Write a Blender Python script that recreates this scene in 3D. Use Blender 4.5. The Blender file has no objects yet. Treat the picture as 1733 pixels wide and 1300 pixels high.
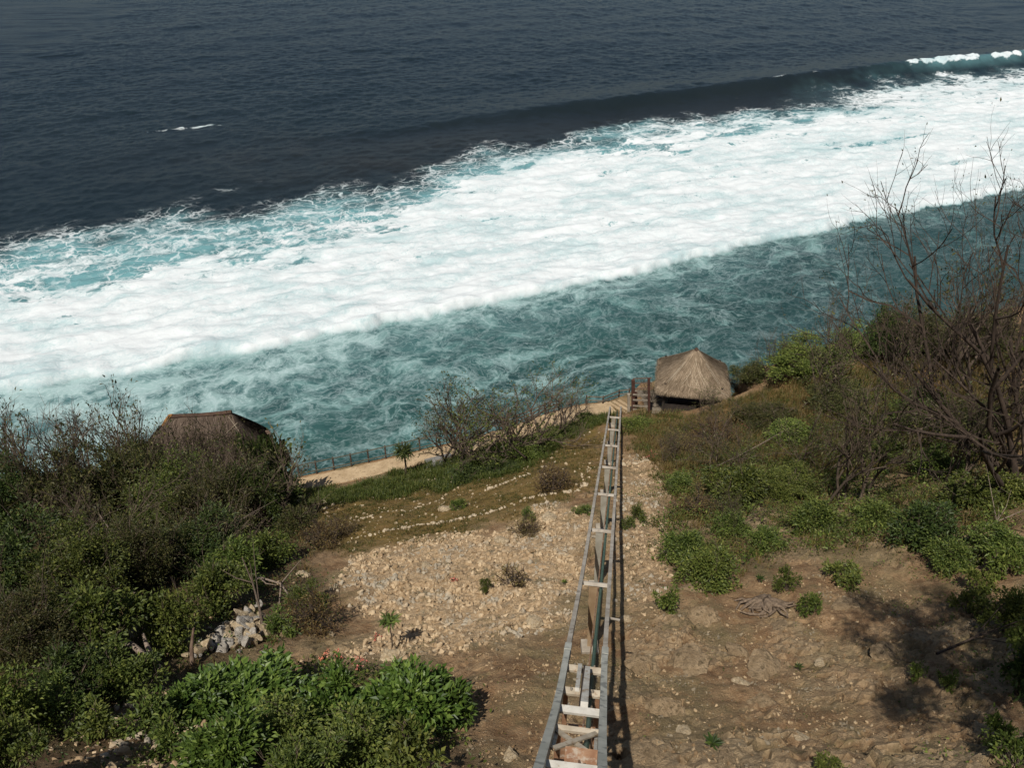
import bpy, math, random
import numpy as np
from mathutils import Vector, Matrix
R_ = math.radians
scene = bpy.context.scene
col = scene.collection
rng = np.random.default_rng(11)
random.seed(5)

# ------------------------------------------------------------------ camera
W_, H_, F_ = 1733.0, 1300.0, 1442.0
PITCH = R_(33.0)
CAMZ = 52.0
cP, sP = math.cos(PITCH), math.sin(PITCH)
cam = bpy.data.cameras.new('camera')
cam.sensor_width = 36.0
cam.lens = F_ / W_ * 36.0
cam.clip_end = 20000
cam_o = bpy.data.objects.new('camera', cam)
col.objects.link(cam_o)
cam_o.location = (0, 0, CAMZ)
cam_o.rotation_euler = (math.pi / 2 - PITCH, 0, 0)
scene.camera = cam_o

def ray(px, py):
    a = (px - W_ / 2) / F_; b = (H_ / 2 - py) / F_
    return np.array([a, cP + b * sP, -sP + b * cP])

def PY(px, py, Y):
    """world point at distance Y (north) on the sight line of a measured point"""
    d = ray(px, py)
    p = d * (Y / d[1])
    return np.array([p[0], p[1], p[2] + CAMZ])

# ------------------------------------------------------------------ light
SUN = Vector((0.9, 2.3, -4.0)).normalized()
w = bpy.data.worlds.new('World'); scene.world = w; w.use_nodes = True
nt = w.node_tree
sky = nt.nodes.new('ShaderNodeTexSky'); sky.sky_type = 'NISHITA'; sky.sun_disc = False
sky.sun_elevation = math.asin(-SUN.z); sky.sun_rotation = math.atan2(-SUN.x, -SUN.y)
sky.altitude = 50
nt.links.new(sky.outputs[0], nt.nodes['Background'].inputs[0])
nt.nodes['Background'].inputs[1].default_value = 0.055
sl = bpy.data.lights.new('sun', 'SUN'); sl.energy = 4.6; sl.angle = R_(0.5); sl.color = (1.0, 0.955, 0.88)
so = bpy.data.objects.new('sun', sl); col.objects.link(so)
so.rotation_euler = SUN.to_track_quat('-Z', 'Y').to_euler(); so.location = (0, -20, 120)
scene.view_settings.view_transform = 'Standard'
scene.view_settings.look = 'None'
scene.view_settings.exposure = 0.0
scene.view_settings.gamma = 1.0
scene.cycles.max_bounces = 6
scene.cycles.transparent_max_bounces = 4

# ------------------------------------------------------------------ numpy noise
def perlin(x, y, seed=0):
    r = np.random.default_rng(seed)
    perm = r.permutation(256); perm = np.concatenate([perm, perm])
    ang = r.random(256) * 2 * np.pi
    gx, gy = np.cos(ang), np.sin(ang)
    xi = np.floor(x).astype(np.int64); yi = np.floor(y).astype(np.int64)
    xf = x - xi; yf = y - yi
    u = xf * xf * xf * (xf * (xf * 6 - 15) + 10); v = yf * yf * yf * (yf * (yf * 6 - 15) + 10)
    def g(ix, iy, dx, dy):
        h = perm[(perm[ix & 255] + (iy & 255)) & 511]
        return gx[h] * dx + gy[h] * dy
    a = g(xi, yi, xf, yf); b = g(xi + 1, yi, xf - 1, yf)
    c = g(xi, yi + 1, xf, yf - 1); d = g(xi + 1, yi + 1, xf - 1, yf - 1)
    return ((a + u * (b - a)) + v * ((c + u * (d - c)) - (a + u * (b - a)))) * 1.5

def fbm(x, y, seed=0, octv=4, gain=0.5):
    s = 0; a = 1.0; f = 1.0
    for i in range(octv):
        s = s + a * perlin(x * f + 17.3 * i, y * f - 9.1 * i, seed + i); a *= gain; f *= 2.03
    return s

def sstep(a, b, x):
    t = np.clip((x - a) / (b - a), 0, 1)
    return t * t * (3 - 2 * t)

# ------------------------------------------------------------------ object helpers
def link(o, parent=None):
    col.objects.link(o)
    if parent is not None: o.parent = parent
    return o

def mesh_np(name, V, F, mat=None, parent=None, smooth=False, attrs=None):
    """one mesh object from a vertex array and a list of face index arrays"""
    V = np.asarray(V, dtype=np.float32)
    if not isinstance(F, list): F = [F]
    F = [np.asarray(f, dtype=np.int32) for f in F if len(f)]
    me = bpy.data.meshes.new(name)
    me.vertices.add(len(V)); me.vertices.foreach_set('co', V.ravel())
    nl = sum(f.size for f in F); npoly = sum(len(f) for f in F)
    me.loops.add(nl); me.polygons.add(npoly)
    me.loops.foreach_set('vertex_index', np.concatenate([f.ravel() for f in F]))
    starts = []; s = 0
    for f in F:
        k = f.shape[1]; starts.append(s + np.arange(len(f)) * k); s += f.size
    me.polygons.foreach_set('loop_start', np.concatenate(starts).astype(np.int32))
    me.update(calc_edges=True)
    me.polygons.foreach_set('use_smooth', np.full(npoly, smooth, dtype=bool))
    if attrs:
        for k, a in attrs.items():
            at_ = me.attributes.new(k, 'FLOAT', 'POINT')
            at_.data.foreach_set('value', np.asarray(a, dtype=np.float32).ravel())
    if mat is not None: me.materials.append(mat)
    o = bpy.data.objects.new(name, me)
    return link(o, parent)

class MB:
    """collects quads and triangles; build() links them as ONE mesh object"""
    def __init__(s): s.v = []; s.q = []; s.t = []; s.n = 0
    def add(s, V, q=None, t=None):
        V = np.asarray(V, dtype=float); b = s.n
        s.v.append(V); s.n += len(V)
        if q is not None and len(q): s.q.append(np.asarray(q) + b)
        if t is not None and len(t): s.t.append(np.asarray(t) + b)
    def bar(s, p, q, wd, ht, up=(0, 0, 1), w2=None, h2=None):
        p = np.array(p, float); q = np.array(q, float)
        d = (q - p) / np.linalg.norm(q - p); up = np.array(up, float)
        if abs(np.dot(d, up)) > 0.97: up = np.array([0, 1, 0.0])
        sd = np.cross(d, up); sd /= np.linalg.norm(sd); u = np.cross(sd, d)
        w2 = wd if w2 is None else w2; h2 = ht if h2 is None else h2
        V = [p + sd * a * wd / 2 + u * b * ht / 2 for a, b in ((-1, -1), (1, -1), (1, 1), (-1, 1))]
        V += [q + sd * a * w2 / 2 + u * b * h2 / 2 for a, b in ((-1, -1), (1, -1), (1, 1), (-1, 1))]
        s.add(V, [(0, 1, 2, 3), (7, 6, 5, 4), (0, 4, 5, 1), (1, 5, 6, 2), (2, 6, 7, 3), (3, 7, 4, 0)])
    def tube(s, P, rad, sides=5):
        P = np.asarray(P, float); n = len(P); rad = np.broadcast_to(np.asarray(rad, float), (n,))
        T = np.gradient(P, axis=0); T /= np.linalg.norm(T, axis=1)[:, None] + 1e-9
        ref = np.array([0.31, 0.22, 0.92]) if abs(T[0][2]) < 0.8 else np.array([0.9, 0.3, 0.1])
        A = np.cross(T, ref); A /= np.linalg.norm(A, axis=1)[:, None] + 1e-9
        B = np.cross(T, A)
        th = np.arange(sides) / sides * 2 * np.pi
        V = P[:, None, :] + rad[:, None, None] * (np.cos(th)[None, :, None] * A[:, None, :] + np.sin(th)[None, :, None] * B[:, None, :])
        q = []
        for i in range(n - 1):
            for k in range(sides):
                k2 = (k + 1) % sides
                q.append((i * sides + k, i * sides + k2, (i + 1) * sides + k2, (i + 1) * sides + k))
        s.add(V.reshape(-1, 3), q)
    def sweep(s, P, wd, ht):
        P = np.asarray(P, float); n = len(P)
        T = np.gradient(P, axis=0); T /= np.linalg.norm(T, axis=1)[:, None]
        S = np.cross(T, [0, 0, 1.0]); S /= np.linalg.norm(S, axis=1)[:, None]
        U = np.cross(S, T)
        V = np.stack([P + S * a * wd / 2 + U * b * ht / 2 for a, b in ((-1, -1), (1, -1), (1, 1), (-1, 1))], axis=1)
        q = []
        for i in range(n - 1):
            for k in range(4):
                k2 = (k + 1) % 4
                q.append((i * 4 + k, (i + 1) * 4 + k, (i + 1) * 4 + k2, i * 4 + k2))
        q.append((3, 2, 1, 0)); b = (n - 1) * 4; q.append((b, b + 1, b + 2, b + 3))
        s.add(V.reshape(-1, 3), q[:-2] + [q[-2], q[-1]])
    def build(s, name, mat, parent=None, smooth=False):
        F = []
        if s.q: F.append(np.concatenate(s.q))
        if s.t: F.append(np.concatenate(s.t))
        return mesh_np(name, np.concatenate(s.v), F, mat, parent, smooth)

def tag(o, label=None, cat=None, group=None, kind=None):
    if label: o['label'] = label
    if cat: o['category'] = cat
    if group: o['group'] = group
    if kind: o['kind'] = kind
    return o

def empty(name, loc=(0, 0, 0), rz=0.0):
    o = bpy.data.objects.new(name, None); o.empty_display_size = 0.3
    o.location = loc; o.rotation_euler = (0, 0, rz)
    return link(o)

def copy_tree(o, parent=None):
    c = o.copy(); link(c)
    if parent is not None: c.parent = parent
    for ch in list(o.children): copy_tree(ch, c)
    return c

# ------------------------------------------------------------------ material helper
class Mat:
    def __init__(s, name):
        s.m = bpy.data.materials.new(name); s.m.use_nodes = True
        s.t = s.m.node_tree; s.p = s.t.nodes['Principled BSDF']; s.out = s.t.nodes['Material Output']
    def n(s, typ, **kw):
        nd = s.t.nodes.new(typ)
        for k, v in kw.items(): setattr(nd, k, v)
        return nd
    def put(s, sock, v):
        if v is None: return
        if hasattr(v, 'is_output'): s.t.links.new(v, sock)
        else:
            if sock.type == 'RGBA' and len(v) == 3: v = (*v, 1)
            sock.default_value = v
    def math(s, op, a, b=None, c=None, clamp=False):
        nd = s.n('ShaderNodeMath', operation=op, use_clamp=clamp)
        s.put(nd.inputs[0], a); s.put(nd.inputs[1], b)
        if c is not None: s.put(nd.inputs[2], c)
        return nd.outputs[0]
    def mix(s, f, a, b, blend='MIX'):
        nd = s.n('ShaderNodeMix', data_type='RGBA', blend_type=blend)
        s.put(nd.inputs[0], f); s.put(nd.inputs[6], a); s.put(nd.inputs[7], b)
        return nd.outputs[2]
    def map(s, x, a, b, c=0.0, d=1.0, smooth=True):
        nd = s.n('ShaderNodeMapRange'); nd.interpolation_type = 'SMOOTHSTEP' if smooth else 'LINEAR'
        for i, v in enumerate((x, a, b, c, d)): s.put(nd.inputs[i], v)
        return nd.outputs[0]
    def attr(s, name):
        return s.n('ShaderNodeAttribute', attribute_name=name).outputs['Fac']
    def coord(s, kind='Object'):
        return s.n('ShaderNodeTexCoord').outputs[kind]
    def mapping(s, vec, loc=(0, 0, 0), rot=(0, 0, 0), scale=(1, 1, 1)):
        nd = s.n('ShaderNodeMapping'); s.put(nd.inputs[0], vec)
        nd.inputs[1].default_value = loc; nd.inputs[2].default_value = rot; nd.inputs[3].default_value = scale
        return nd.outputs[0]
    def noise(s, vec, scale, detail=4, rough=0.55, dist=0.0, color=False):
        nd = s.n('ShaderNodeTexNoise'); s.put(nd.inputs['Vector'], vec)
        nd.inputs['Scale'].default_value = scale; nd.inputs['Detail'].default_value = detail
        nd.inputs['Roughness'].default_value = rough; nd.inputs['Distortion'].default_value = dist
        return nd.outputs['Color' if color else 'Fac']
    def voronoi(s, vec, scale, feature='F1', out='Distance', rand=1.0):
        nd = s.n('ShaderNodeTexVoronoi', feature=feature); s.put(nd.inputs['Vector'], vec)
        nd.inputs['Scale'].default_value = scale; nd.inputs['Randomness'].default_value = rand
        return nd.outputs[out]
    def vadd(s, a, b, op='ADD'):
        nd = s.n('ShaderNodeVectorMath', operation=op); s.put(nd.inputs[0], a); s.put(nd.inputs[1], b)
        return nd.outputs[0]
    def vscale(s, a, k):
        nd = s.n('ShaderNodeVectorMath', operation='SCALE'); s.put(nd.inputs[0], a); s.put(nd.inputs[3], k)
        return nd.outputs[0]
    def bump(s, h, strength=0.5, dist=0.1, normal=None):
        nd = s.n('ShaderNodeBump'); s.put(nd.inputs['Height'], h)
        s.put(nd.inputs['Strength'], strength); nd.inputs['Distance'].default_value = dist
        if normal is not None: s.put(nd.inputs['Normal'], normal)
        return nd.outputs[0]
    def fin(s, color, rough=0.8, normal=None, spec=0.3):
        s.put(s.p.inputs['Base Color'], color); s.put(s.p.inputs['Roughness'], rough)
        s.put(s.p.inputs['Specular IOR Level'], spec)
        if normal is not None: s.put(s.p.inputs['Normal'], normal)
        return s.m

def leaf_mat(name, a, b, c, trans=0.35, rough=0.55):
    m = Mat(name)
    g = m.n('ShaderNodeNewGeometry').outputs['Random Per Island']
    oi = m.n('ShaderNodeObjectInfo').outputs['Random']
    cl = m.noise(m.coord('Object'), 1.7, 3)
    k = m.map(cl, 0.3, 0.7)
    c1 = m.mix(k, a, b)
    c2 = m.mix(m.map(g, 0.55, 1.0), c1, c)
    hs = m.n('ShaderNodeHueSaturation'); m.put(hs.inputs['Color'], c2)
    m.put(hs.inputs['Hue'], m.map(oi, 0, 1, 0.485, 0.512, False))
    m.put(hs.inputs['Value'], m.math('MULTIPLY', m.map(g, 0, 1, 0.65, 1.35, False), m.map(oi, 0, 1, 0.8, 1.2, False)))
    cc = hs.outputs[0]
    m.fin(cc, rough, spec=0.35)
    tr = m.n('ShaderNodeBsdfTranslucent'); m.put(tr.inputs[0], cc)
    mx = m.n('ShaderNodeMixShader'); mx.inputs[0].default_value = trans
    m.t.links.new(m.p.outputs[0], mx.inputs[1]); m.t.links.new(tr.outputs[0], mx.inputs[2])
    m.t.links.new(mx.outputs[0], m.out.inputs[0])
    return m.m

def noise_mat(name, a, b, scale=3.0, stretch=(1, 1, 1), rough=0.8, bump=0.4, dist=0.02, c=None, cscale=9.0, lo=.3, hi=.7, spec=0.3):
    m = Mat(name)
    v = m.mapping(m.coord('Object'), scale=stretch)
    n1 = m.noise(v, scale, 6, 0.6)
    cc = m.mix(m.map(n1, lo, hi), a, b)
    if c is not None:
        n2 = m.noise(v, cscale, 4, 0.65)
        cc = m.mix(m.map(n2, 0.52, 0.68), cc, c)
    nn = m.bump(m.noise(v, scale * 4, 5, 0.65), bump, dist)
    return m.fin(cc, rough, nn, spec)

M = {}
M['leaf_dark'] = leaf_mat('leaf_dark', (.034, .058, .014), (.058, .088, .02), (.092, .118, .028))
M['leaf_mid'] = leaf_mat('leaf_mid', (.062, .092, .017), (.10, .13, .025), (.145, .165, .036))
M['leaf_bright'] = leaf_mat('leaf_bright', (.085, .122, .022), (.13, .165, .032), (.18, .2, .046))
M['leaf_olive'] = leaf_mat('leaf_olive', (.050, .062, .017), (.08, .085, .024), (.12, .108, .036))
M['leaf_broad'] = leaf_mat('leaf_broad', (.05, .09, .015), (.082, .13, .022), (.125, .17, .033), 0.3, 0.42)
M['leaf_dry'] = leaf_mat('leaf_dry', (.10, .065, .026), (.15, .095, .035), (.18, .14, .05), 0.25)
M['grass_green'] = leaf_mat('grass_green', (.05, .075, .014), (.08, .105, .02), (.12, .12, .03), 0.3)
M['grass_dry'] = leaf_mat('grass_dry', (.17, .11, .04), (.22, .15, .055), (.12, .1, .03), 0.3)
M['flower'] = leaf_mat('flower', (.6, .13, .09), (.68, .24, .17), (.7, .36, .26), 0.3)
M['bark'] = noise_mat('bark', (.06, .042, .029), (.135, .1, .072), 6, (3, 3, 1), .9, .5)
M['bark_dark'] = noise_mat('bark_dark', (.034, .024, .018), (.08, .056, .04), 6, (3, 3, 1), .9, .5)
M['deadwood'] = noise_mat('deadwood', (.13, .095, .07), (.3, .235, .18), 7, (3, 3, 1), .9, .6)
M['stone'] = noise_mat('stone', (.30, .215, .12), (.52, .42, .28), 3.5, (1, 1, 1), .92, .9, .05, (.2, .16, .11), 8)
M['stone_grey'] = noise_mat('stone_grey', (.24, .21, .17), (.46, .42, .36), 3.5, (1, 1, 1), .92, .9, .05, (.15, .13, .11), 8)
M['slab'] = noise_mat('slab', (.19, .13, .07), (.34, .245, .145), 2.6, (1, 1, 1), .95, 1.0, .08, (.12, .085, .045), 3.6)
M['wood'] = noise_mat('wood', (.10, .062, .042), (.18, .125, .088), 5, (1, 1, 1), .8, .4)
M['wood_dk'] = noise_mat('wood_dk', (.045, .03, .022), (.09, .06, .045), 5, (1, 1, 1), .8, .4)
M['wood_dim'] = noise_mat('wood_dim', (.12, .095, .07), (.2, .165, .12), 5, (1, 1, 1), .8, .4)
M['wood_red'] = noise_mat('wood_red', (.055, .026, .018), (.095, .042, .03), 5, (1, 1, 1), .75, .4)
M['wood_grey'] = noise_mat('wood_grey', (.19, .16, .125), (.31, .27, .21), 5, (1, 1, 1), .85, .4)
M['rail_green'] = noise_mat('rail_green', (.075, .075, .055), (.13, .125, .09), 5, (1, 1, 1), .7, .3)
# ------------------------------------------------------------------ terrain: measured points, thin-plate spline
PATHPX = [(440, 838, 47.2), (500, 822, 47.6), (600, 801, 48.3), (700, 778, 49.0), (800, 754, 49.8), (870, 736, 50.3), (930, 712, 50.8), (985, 698, 51.5), (1035, 690, 52.3), (1062, 684, 53.4)]
PATH = np.array([PY(*a) for a in PATHPX])
GZ = np.array([13.7, 54.5, CAMZ - 37.0])
HS = np.array([-21.2, 49.0, CAMZ - 40.3])
ctrl = [(2.34, 17.06, -20.5), (3.95, 27.7, -25.3), (5.5, 37.8, -29.7), (7.2, 48.5, -34.9), (1.5, 11.5, -17.3), (0.7, 6.4, -12.7), (0, 0, -6.6),
        (-15, 0, -6.5), (15, 0, -5.6), (0, -12, -3), (-25, -12, -3), (25, -12, -2.5), (-30, 15, -19), (-40, 30, -28), (-27, 40, -35), (-40, 46, -38.5), (-55, 30, -27), (-60, 10, -13), (60, 10, -10), (55, 30, -17), (48, 50, -24), (30, 14, -15),
        (13.7, 50.3, -35.0)]
ctrl = [(x, y, z + CAMZ) for x, y, z in ctrl]
for a in [(700, 900, 31), (500, 1000, 24), (250, 1200, 14.5), (10, 1100, 17), (1250, 900, 28), (1500, 900, 26), (1700, 900, 24), (1500, 750, 38), (1700, 750, 35),
          (1250, 690, 48), (1300, 640, 51), (1450, 590, 52), (1600, 570, 52), (1733, 540, 50), (1500, 1200, 13.5), (1700, 1250, 11.5), (1200, 1250, 12), (600, 1250, 12), (100, 1250, 12),
          (600, 860, 38), (800, 800, 43), (900, 760, 46), (850, 1050, 20.5), (1150, 780, 39), (150, 1000, 23.5)]:
    ctrl.append(tuple(PY(*a)))
for p in PATH: ctrl.append(tuple(p - [0, 0, .02]))
ctrl.append(tuple(HS)); ctrl.append((HS[0] - 5, HS[1] - 1, HS[2] + .1))
ctrl = np.array(ctrl)
def _k(r2): return 0.5 * r2 * np.log(r2 + 1e-9)
_n = len(ctrl)
_d2 = ((ctrl[:, None, :2] - ctrl[None, :, :2]) ** 2).sum(-1)
_A = np.zeros((_n + 3, _n + 3)); _A[:_n, :_n] = _k(_d2) + np.eye(_n) * 6.0
_A[:_n, _n] = 1; _A[:_n, _n + 1:] = ctrl[:, :2]; _A[_n, :_n] = 1; _A[_n + 1:, :_n] = ctrl[:, :2].T
_w = np.linalg.solve(_A, np.concatenate([ctrl[:, 2], np.zeros(3)]))
def base_z(X, Y):
    sh = X.shape; x = X.ravel(); y = Y.ravel(); out = _w[_n] + _w[_n + 1] * x + _w[_n + 2] * y
    for i in range(_n):
        out = out + _w[i] * _k((x - ctrl[i, 0]) ** 2 + (y - ctrl[i, 1]) ** 2)
    return out.reshape(sh)
EDGE = np.array([(-300, 40), (-60, 46), (-40, 50), (-30, 52.5), (-19.5, 53), (-17, 49.8), (-14.5, 49.5), (-10, 49.9), (-4, 50.9), (0, 51.5), (5, 53), (8, 54.8), (10, 57), (12, 58.3), (16, 58), (17.3, 54.6), (20, 53.6), (25, 54.6), (35, 53.5), (60, 54), (300, 70)])
def edge_y(X): return np.interp(X, EDGE[:, 0], EDGE[:, 1])

def polydist(X, Y, poly):
    """signed distance to a polygon, positive inside"""
    poly = np.asarray(poly)[:, :2]; ins = np.zeros(X.shape, bool); d = np.full(X.shape, 1e9)
    for i in range(len(poly)):
        x0, y0 = poly[i]; x1, y1 = poly[(i + 1) % len(poly)]
        c = ((y0 > Y) != (y1 > Y)) & (X < (x1 - x0) * (Y - y0) / (y1 - y0 + 1e-12) + x0)
        ins ^= c
        t = np.clip(((X - x0) * (x1 - x0) + (Y - y0) * (y1 - y0)) / ((x1 - x0) ** 2 + (y1 - y0) ** 2), 0, 1)
        d = np.minimum(d, np.hypot(X - x0 - t * (x1 - x0), Y - y0 - t * (y1 - y0)))
    return np.where(ins, d, -d)
def linedist(X, Y, line):
    d = np.full(X.shape, 1e9); z = np.zeros(X.shape)
    for i in range(len(line) - 1):
        (x0, y0, z0), (x1, y1, z1) = line[i], line[i + 1]
        t = np.clip(((X - x0) * (x1 - x0) + (Y - y0) * (y1 - y0)) / ((x1 - x0) ** 2 + (y1 - y0) ** 2), 0, 1)
        e = np.hypot(X - x0 - t * (x1 - x0), Y - y0 - t * (y1 - y0))
        z = np.where(e < d, z0 + t * (z1 - z0), z); d = np.minimum(d, e)
    return d, z

def axis(lo, hi, st, out, grow=1.25):
    a = list(np.arange(lo, hi + st / 2, st)); s = st
    while a[-1] < out[1]: s *= grow; a.append(a[-1] + s)
    s = st
    while a[0] > out[0]: s *= grow; a.insert(0, a[0] - s)
    return np.array(a)
GX = axis(-27, 36, 0.13, (-120, 120)); GY = axis(7, 59.9, 0.13, (-40, 75))
XX, YY = np.meshgrid(GX, GY)
ZZ = base_z(XX, YY)
_pd, _pz = linedist(XX, YY, PATH)
# first guess to turn measured outline points into ground points
class Field:
    def __init__(s, Z): s.Z = Z
    def __call__(s, x, y):
        x = np.asarray(x, float); y = np.asarray(y, float)
        i = np.clip(np.searchsorted(GX, x) - 1, 0, len(GX) - 2); j = np.clip(np.searchsorted(GY, y) - 1, 0, len(GY) - 2)
        u = np.clip((x - GX[i]) / (GX[i + 1] - GX[i]), 0, 1); v = np.clip((y - GY[j]) / (GY[j + 1] - GY[j]), 0, 1)
        Z = s.Z
        return (Z[j, i] * (1 - u) + Z[j, i + 1] * u) * (1 - v) + (Z[j + 1, i] * (1 - u) + Z[j + 1, i + 1] * u) * v
ground = Field(ZZ)
def at(px, py):
    d = ray(px, py); Y = np.arange(3.0, 75.0, 0.03)
    P = d[None, :] * (Y / d[1])[:, None]; P[:, 2] += CAMZ
    hit = np.nonzero(P[:, 2] <= ground(P[:, 0], P[:, 1]))[0]
    k = hit[0] if len(hit) else len(Y) - 1
    p = P[k].copy(); p[2] = ground(p[0], p[1]); return p
def depth(p): return p[1] * cP + (CAMZ - p[2]) * sP

def zone(pts): return np.array([at(*p) for p in pts])
Z_RUB = zone([(560, 975), (640, 925), (800, 905), (890, 880), (940, 850), (1000, 865), (990, 990), (960, 1050), (900, 1060), (850, 1075), (790, 1100), (700, 1120), (600, 1110), (640, 1055), (590, 1015)])
Z_RUB2 = zone([(1055, 770), (1110, 770), (1130, 860), (1130, 960), (1110, 1010), (1050, 1080), (1045, 900)])
Z_GRN = zone([(515, 835), (700, 795), (850, 752), (960, 712), (1030, 695), (1030, 715), (960, 745), (880, 800), (760, 825), (520, 860)])
Z_OLV = zone([(520, 850), (760, 810), (900, 760), (1030, 705), (1015, 830), (940, 860), (800, 905), (640, 930), (560, 935), (500, 900)])
Z_DRY = zone([(1065, 700), (1180, 700), (1300, 650), (1500, 610), (1720, 600), (1720, 760), (1500, 800), (1300, 800), (1150, 840), (1090, 770)])
Z_WEED = zone([(1120, 830), (1220, 770), (1350, 720), (1500, 660), (1725, 700), (1725, 940), (1600, 970), (1440, 930), (1300, 960), (1180, 990), (1130, 930)])
Z_LEFT = zone([(5, 800), (300, 800), (510, 850), (540, 940), (560, 1050), (480, 1110), (340, 1120), (250, 1200), (160, 1295), (5, 1295)])
Z_LOW = zone([(250, 1190), (420, 1130), (700, 1140), (790, 1200), (740, 1295), (300, 1295)])
def zn(X, Y, poly, soft, wob=1.0):
    d = polydist(X, Y, poly) + wob * fbm(X * .45, Y * .45, 31, 4)
    return sstep(-soft, soft, d)
EY = edge_y(XX) + 0.5 * fbm(XX * .35, YY * .35, 77, 4)
near = sstep(62, 50, YY)
w_rub = np.clip(zn(XX, YY, Z_RUB, .8) + .75 * zn(XX, YY, Z_RUB2, .8), 0, 1)
w_grn = zn(XX, YY, Z_GRN, .8); w_olv = zn(XX, YY, Z_OLV, 1.0); w_dry = zn(XX, YY, Z_DRY, 1.3); w_weed = zn(XX, YY, Z_WEED, 1.2)
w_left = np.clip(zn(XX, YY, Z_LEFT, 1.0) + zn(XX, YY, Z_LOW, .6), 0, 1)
# relief: broad lumps, rubble, soil crumbs
ZZ += .22 * fbm(XX * .22, YY * .22, 1, 3)
rub = np.abs(fbm(XX * 1.1, YY * 1.1, 5, 4)); rub2 = fbm(XX * 2.6, YY * 2.6, 15, 2)
ZZ += w_rub * (.20 * (rub - .3) + .07 * rub2)
rest = (1 - w_rub)
ledge = fbm(XX * .5, YY * .5, 45, 3)
w_low_r = sstep(30, 20, YY) * rest
ZZ += rest * (.05 * rub2 + .03 * fbm(XX * .9, YY * .9, 9, 3)) + w_low_r * .05 * (sstep(-.05, .05, ledge) + sstep(.28, .36, ledge) - 1 + .3 * ledge) + w_low_r * .10 * np.abs(fbm(XX * 1.4, YY * 1.4, 55, 4))
def cells(x, y, sc, seed):
    r = np.random.default_rng(seed); K = 64; jx, jy, hh = r.random((K, K)), r.random((K, K)), r.random((K, K))
    x = x * sc + .35 * fbm(x * sc * 1.3, y * sc * 1.3, seed + 1, 3); y = y * sc + .35 * fbm(x * 1.3 + 9, y * sc * 1.3, seed + 5, 3)
    xi = np.floor(x).astype(int); yi = np.floor(y).astype(int); f1 = np.full(x.shape, 9.); f2 = np.full(x.shape, 9.); h1 = np.zeros(x.shape)
    for a in (-1, 0, 1):
        for b in (-1, 0, 1):
            i = (xi + a) % K; j = (yi + b) % K; dx = xi + a + jx[i, j] - x; dy = yi + b + jy[i, j] - y; d = np.hypot(dx, dy)
            c = d < f1; f2 = np.where(c, f1, np.minimum(f2, d)); h1 = np.where(c, hh[i, j] + .5 * (hh[j, i] - .5) * dx + .5 * (jx[j, i] - .5) * dy, h1); f1 = np.where(c, d, f1)
    return h1, f2 - f1
rocky = sstep(.02, .28, fbm(XX * .16, YY * .16, 133, 4)) * sstep(34, 26, YY) * sstep(-1, 3, XX) + .55 * sstep(.1, .35, fbm(XX * .3, YY * .3, 137, 3)) * sstep(42, 30, YY) * rest * sstep(-12, -6, XX)
rocky = np.clip(rocky, 0, 1) * (1 - .5 * w_rub) * (1 - .7 * w_olv) * (1 - .8 * w_grn)
c1, e1 = cells(XX, YY, .62, 7); c2, e2 = cells(XX, YY, 1.9, 8)
ZZ += rocky * (.34 * c1 * sstep(0, .10, e1) + .12 * c2 * sstep(0, .12, e2) - .16)
w_rock = rocky * sstep(.03, .12, e1) * (.45 + .55 * sstep(.25, .7, c1))
w_crack = rocky * np.maximum(sstep(.09, .0, e1), .6 * sstep(.07, 0, e2))
ZZ += (1 - w_rub) * sstep(46, 30, YY) * .03 * fbm(XX * 3.2, YY * 3.2, 141, 2)
# the level shelf of the path, the pavilion and the house
f = sstep(1.7, 1.0, _pd); ZZ = ZZ * (1 - f) + (_pz - .06) * f
d = np.maximum(np.abs(XX - GZ[0]) - 3.3, np.abs(YY - GZ[1] + .2) - 3.1); f = sstep(.55, .05, d); ZZ = ZZ * (1 - f) + (GZ[2] - .12) * f
d = np.maximum(np.abs(XX - HS[0]) - 3.9, np.abs(YY - HS[1]) - 3.2); f = sstep(1.2, .1, d); ZZ = ZZ * (1 - f) + (HS[2] - .1) * f
# sea cliff
over = YY - EY
drop = np.where(over > 0, over * 2.6 + 1.1 * sstep(0, .5, over), 0) * (1 + .25 * fbm(XX * .3, YY * .1, 3, 3))
ZZ = np.maximum(ZZ - np.maximum(drop, 0), -4.0)
ground = Field(ZZ)

m = Mat('hillside')
co = m.coord('Object')
n_big = m.noise(co, .35, 6, .6); n_mid = m.noise(co, 1.6, 6, .65); n_fin = m.noise(co, 9, 5, .7); n_xf = m.noise(co, 30, 3, .7)
soil = m.mix(m.map(n_mid, .35, .68), (.205, .118, .06), (.37, .24, .13))
soil = m.mix(m.map(n_big, .45, .62), soil, (.23, .17, .088))
soil = m.mix(m.math('MULTIPLY', m.map(n_fin, .5, .75), .6), soil, (.44, .30, .165))
rubc = m.mix(m.map(n_fin, .3, .7), (.31, .205, .11), (.53, .385, .235))
rubc = m.mix(m.map(n_mid, .55, .7), rubc, (.33, .27, .19))
olive = m.mix(m.map(n_mid, .35, .65), (.165, .115, .034), (.24, .15, .056))
olive = m.mix(m.map(n_fin, .52, .7), olive, (.115, .108, .03))
green = m.mix(m.map(n_fin, .35, .65), (.045, .058, .014), (.09, .085, .025))
dry = m.mix(m.map(n_mid, .35, .65), (.16, .098, .04), (.27, .165, .068))
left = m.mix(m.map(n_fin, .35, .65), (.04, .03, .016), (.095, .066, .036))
c = m.mix(m.attr('w_dry'), soil, dry)
c = m.mix(m.attr('w_olv'), c, olive)
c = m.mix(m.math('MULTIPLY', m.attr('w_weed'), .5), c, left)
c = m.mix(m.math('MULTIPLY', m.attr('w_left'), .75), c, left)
c = m.mix(m.attr('w_grn'), c, green)
c = m.mix(m.attr('w_rub'), c, rubc)
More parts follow.
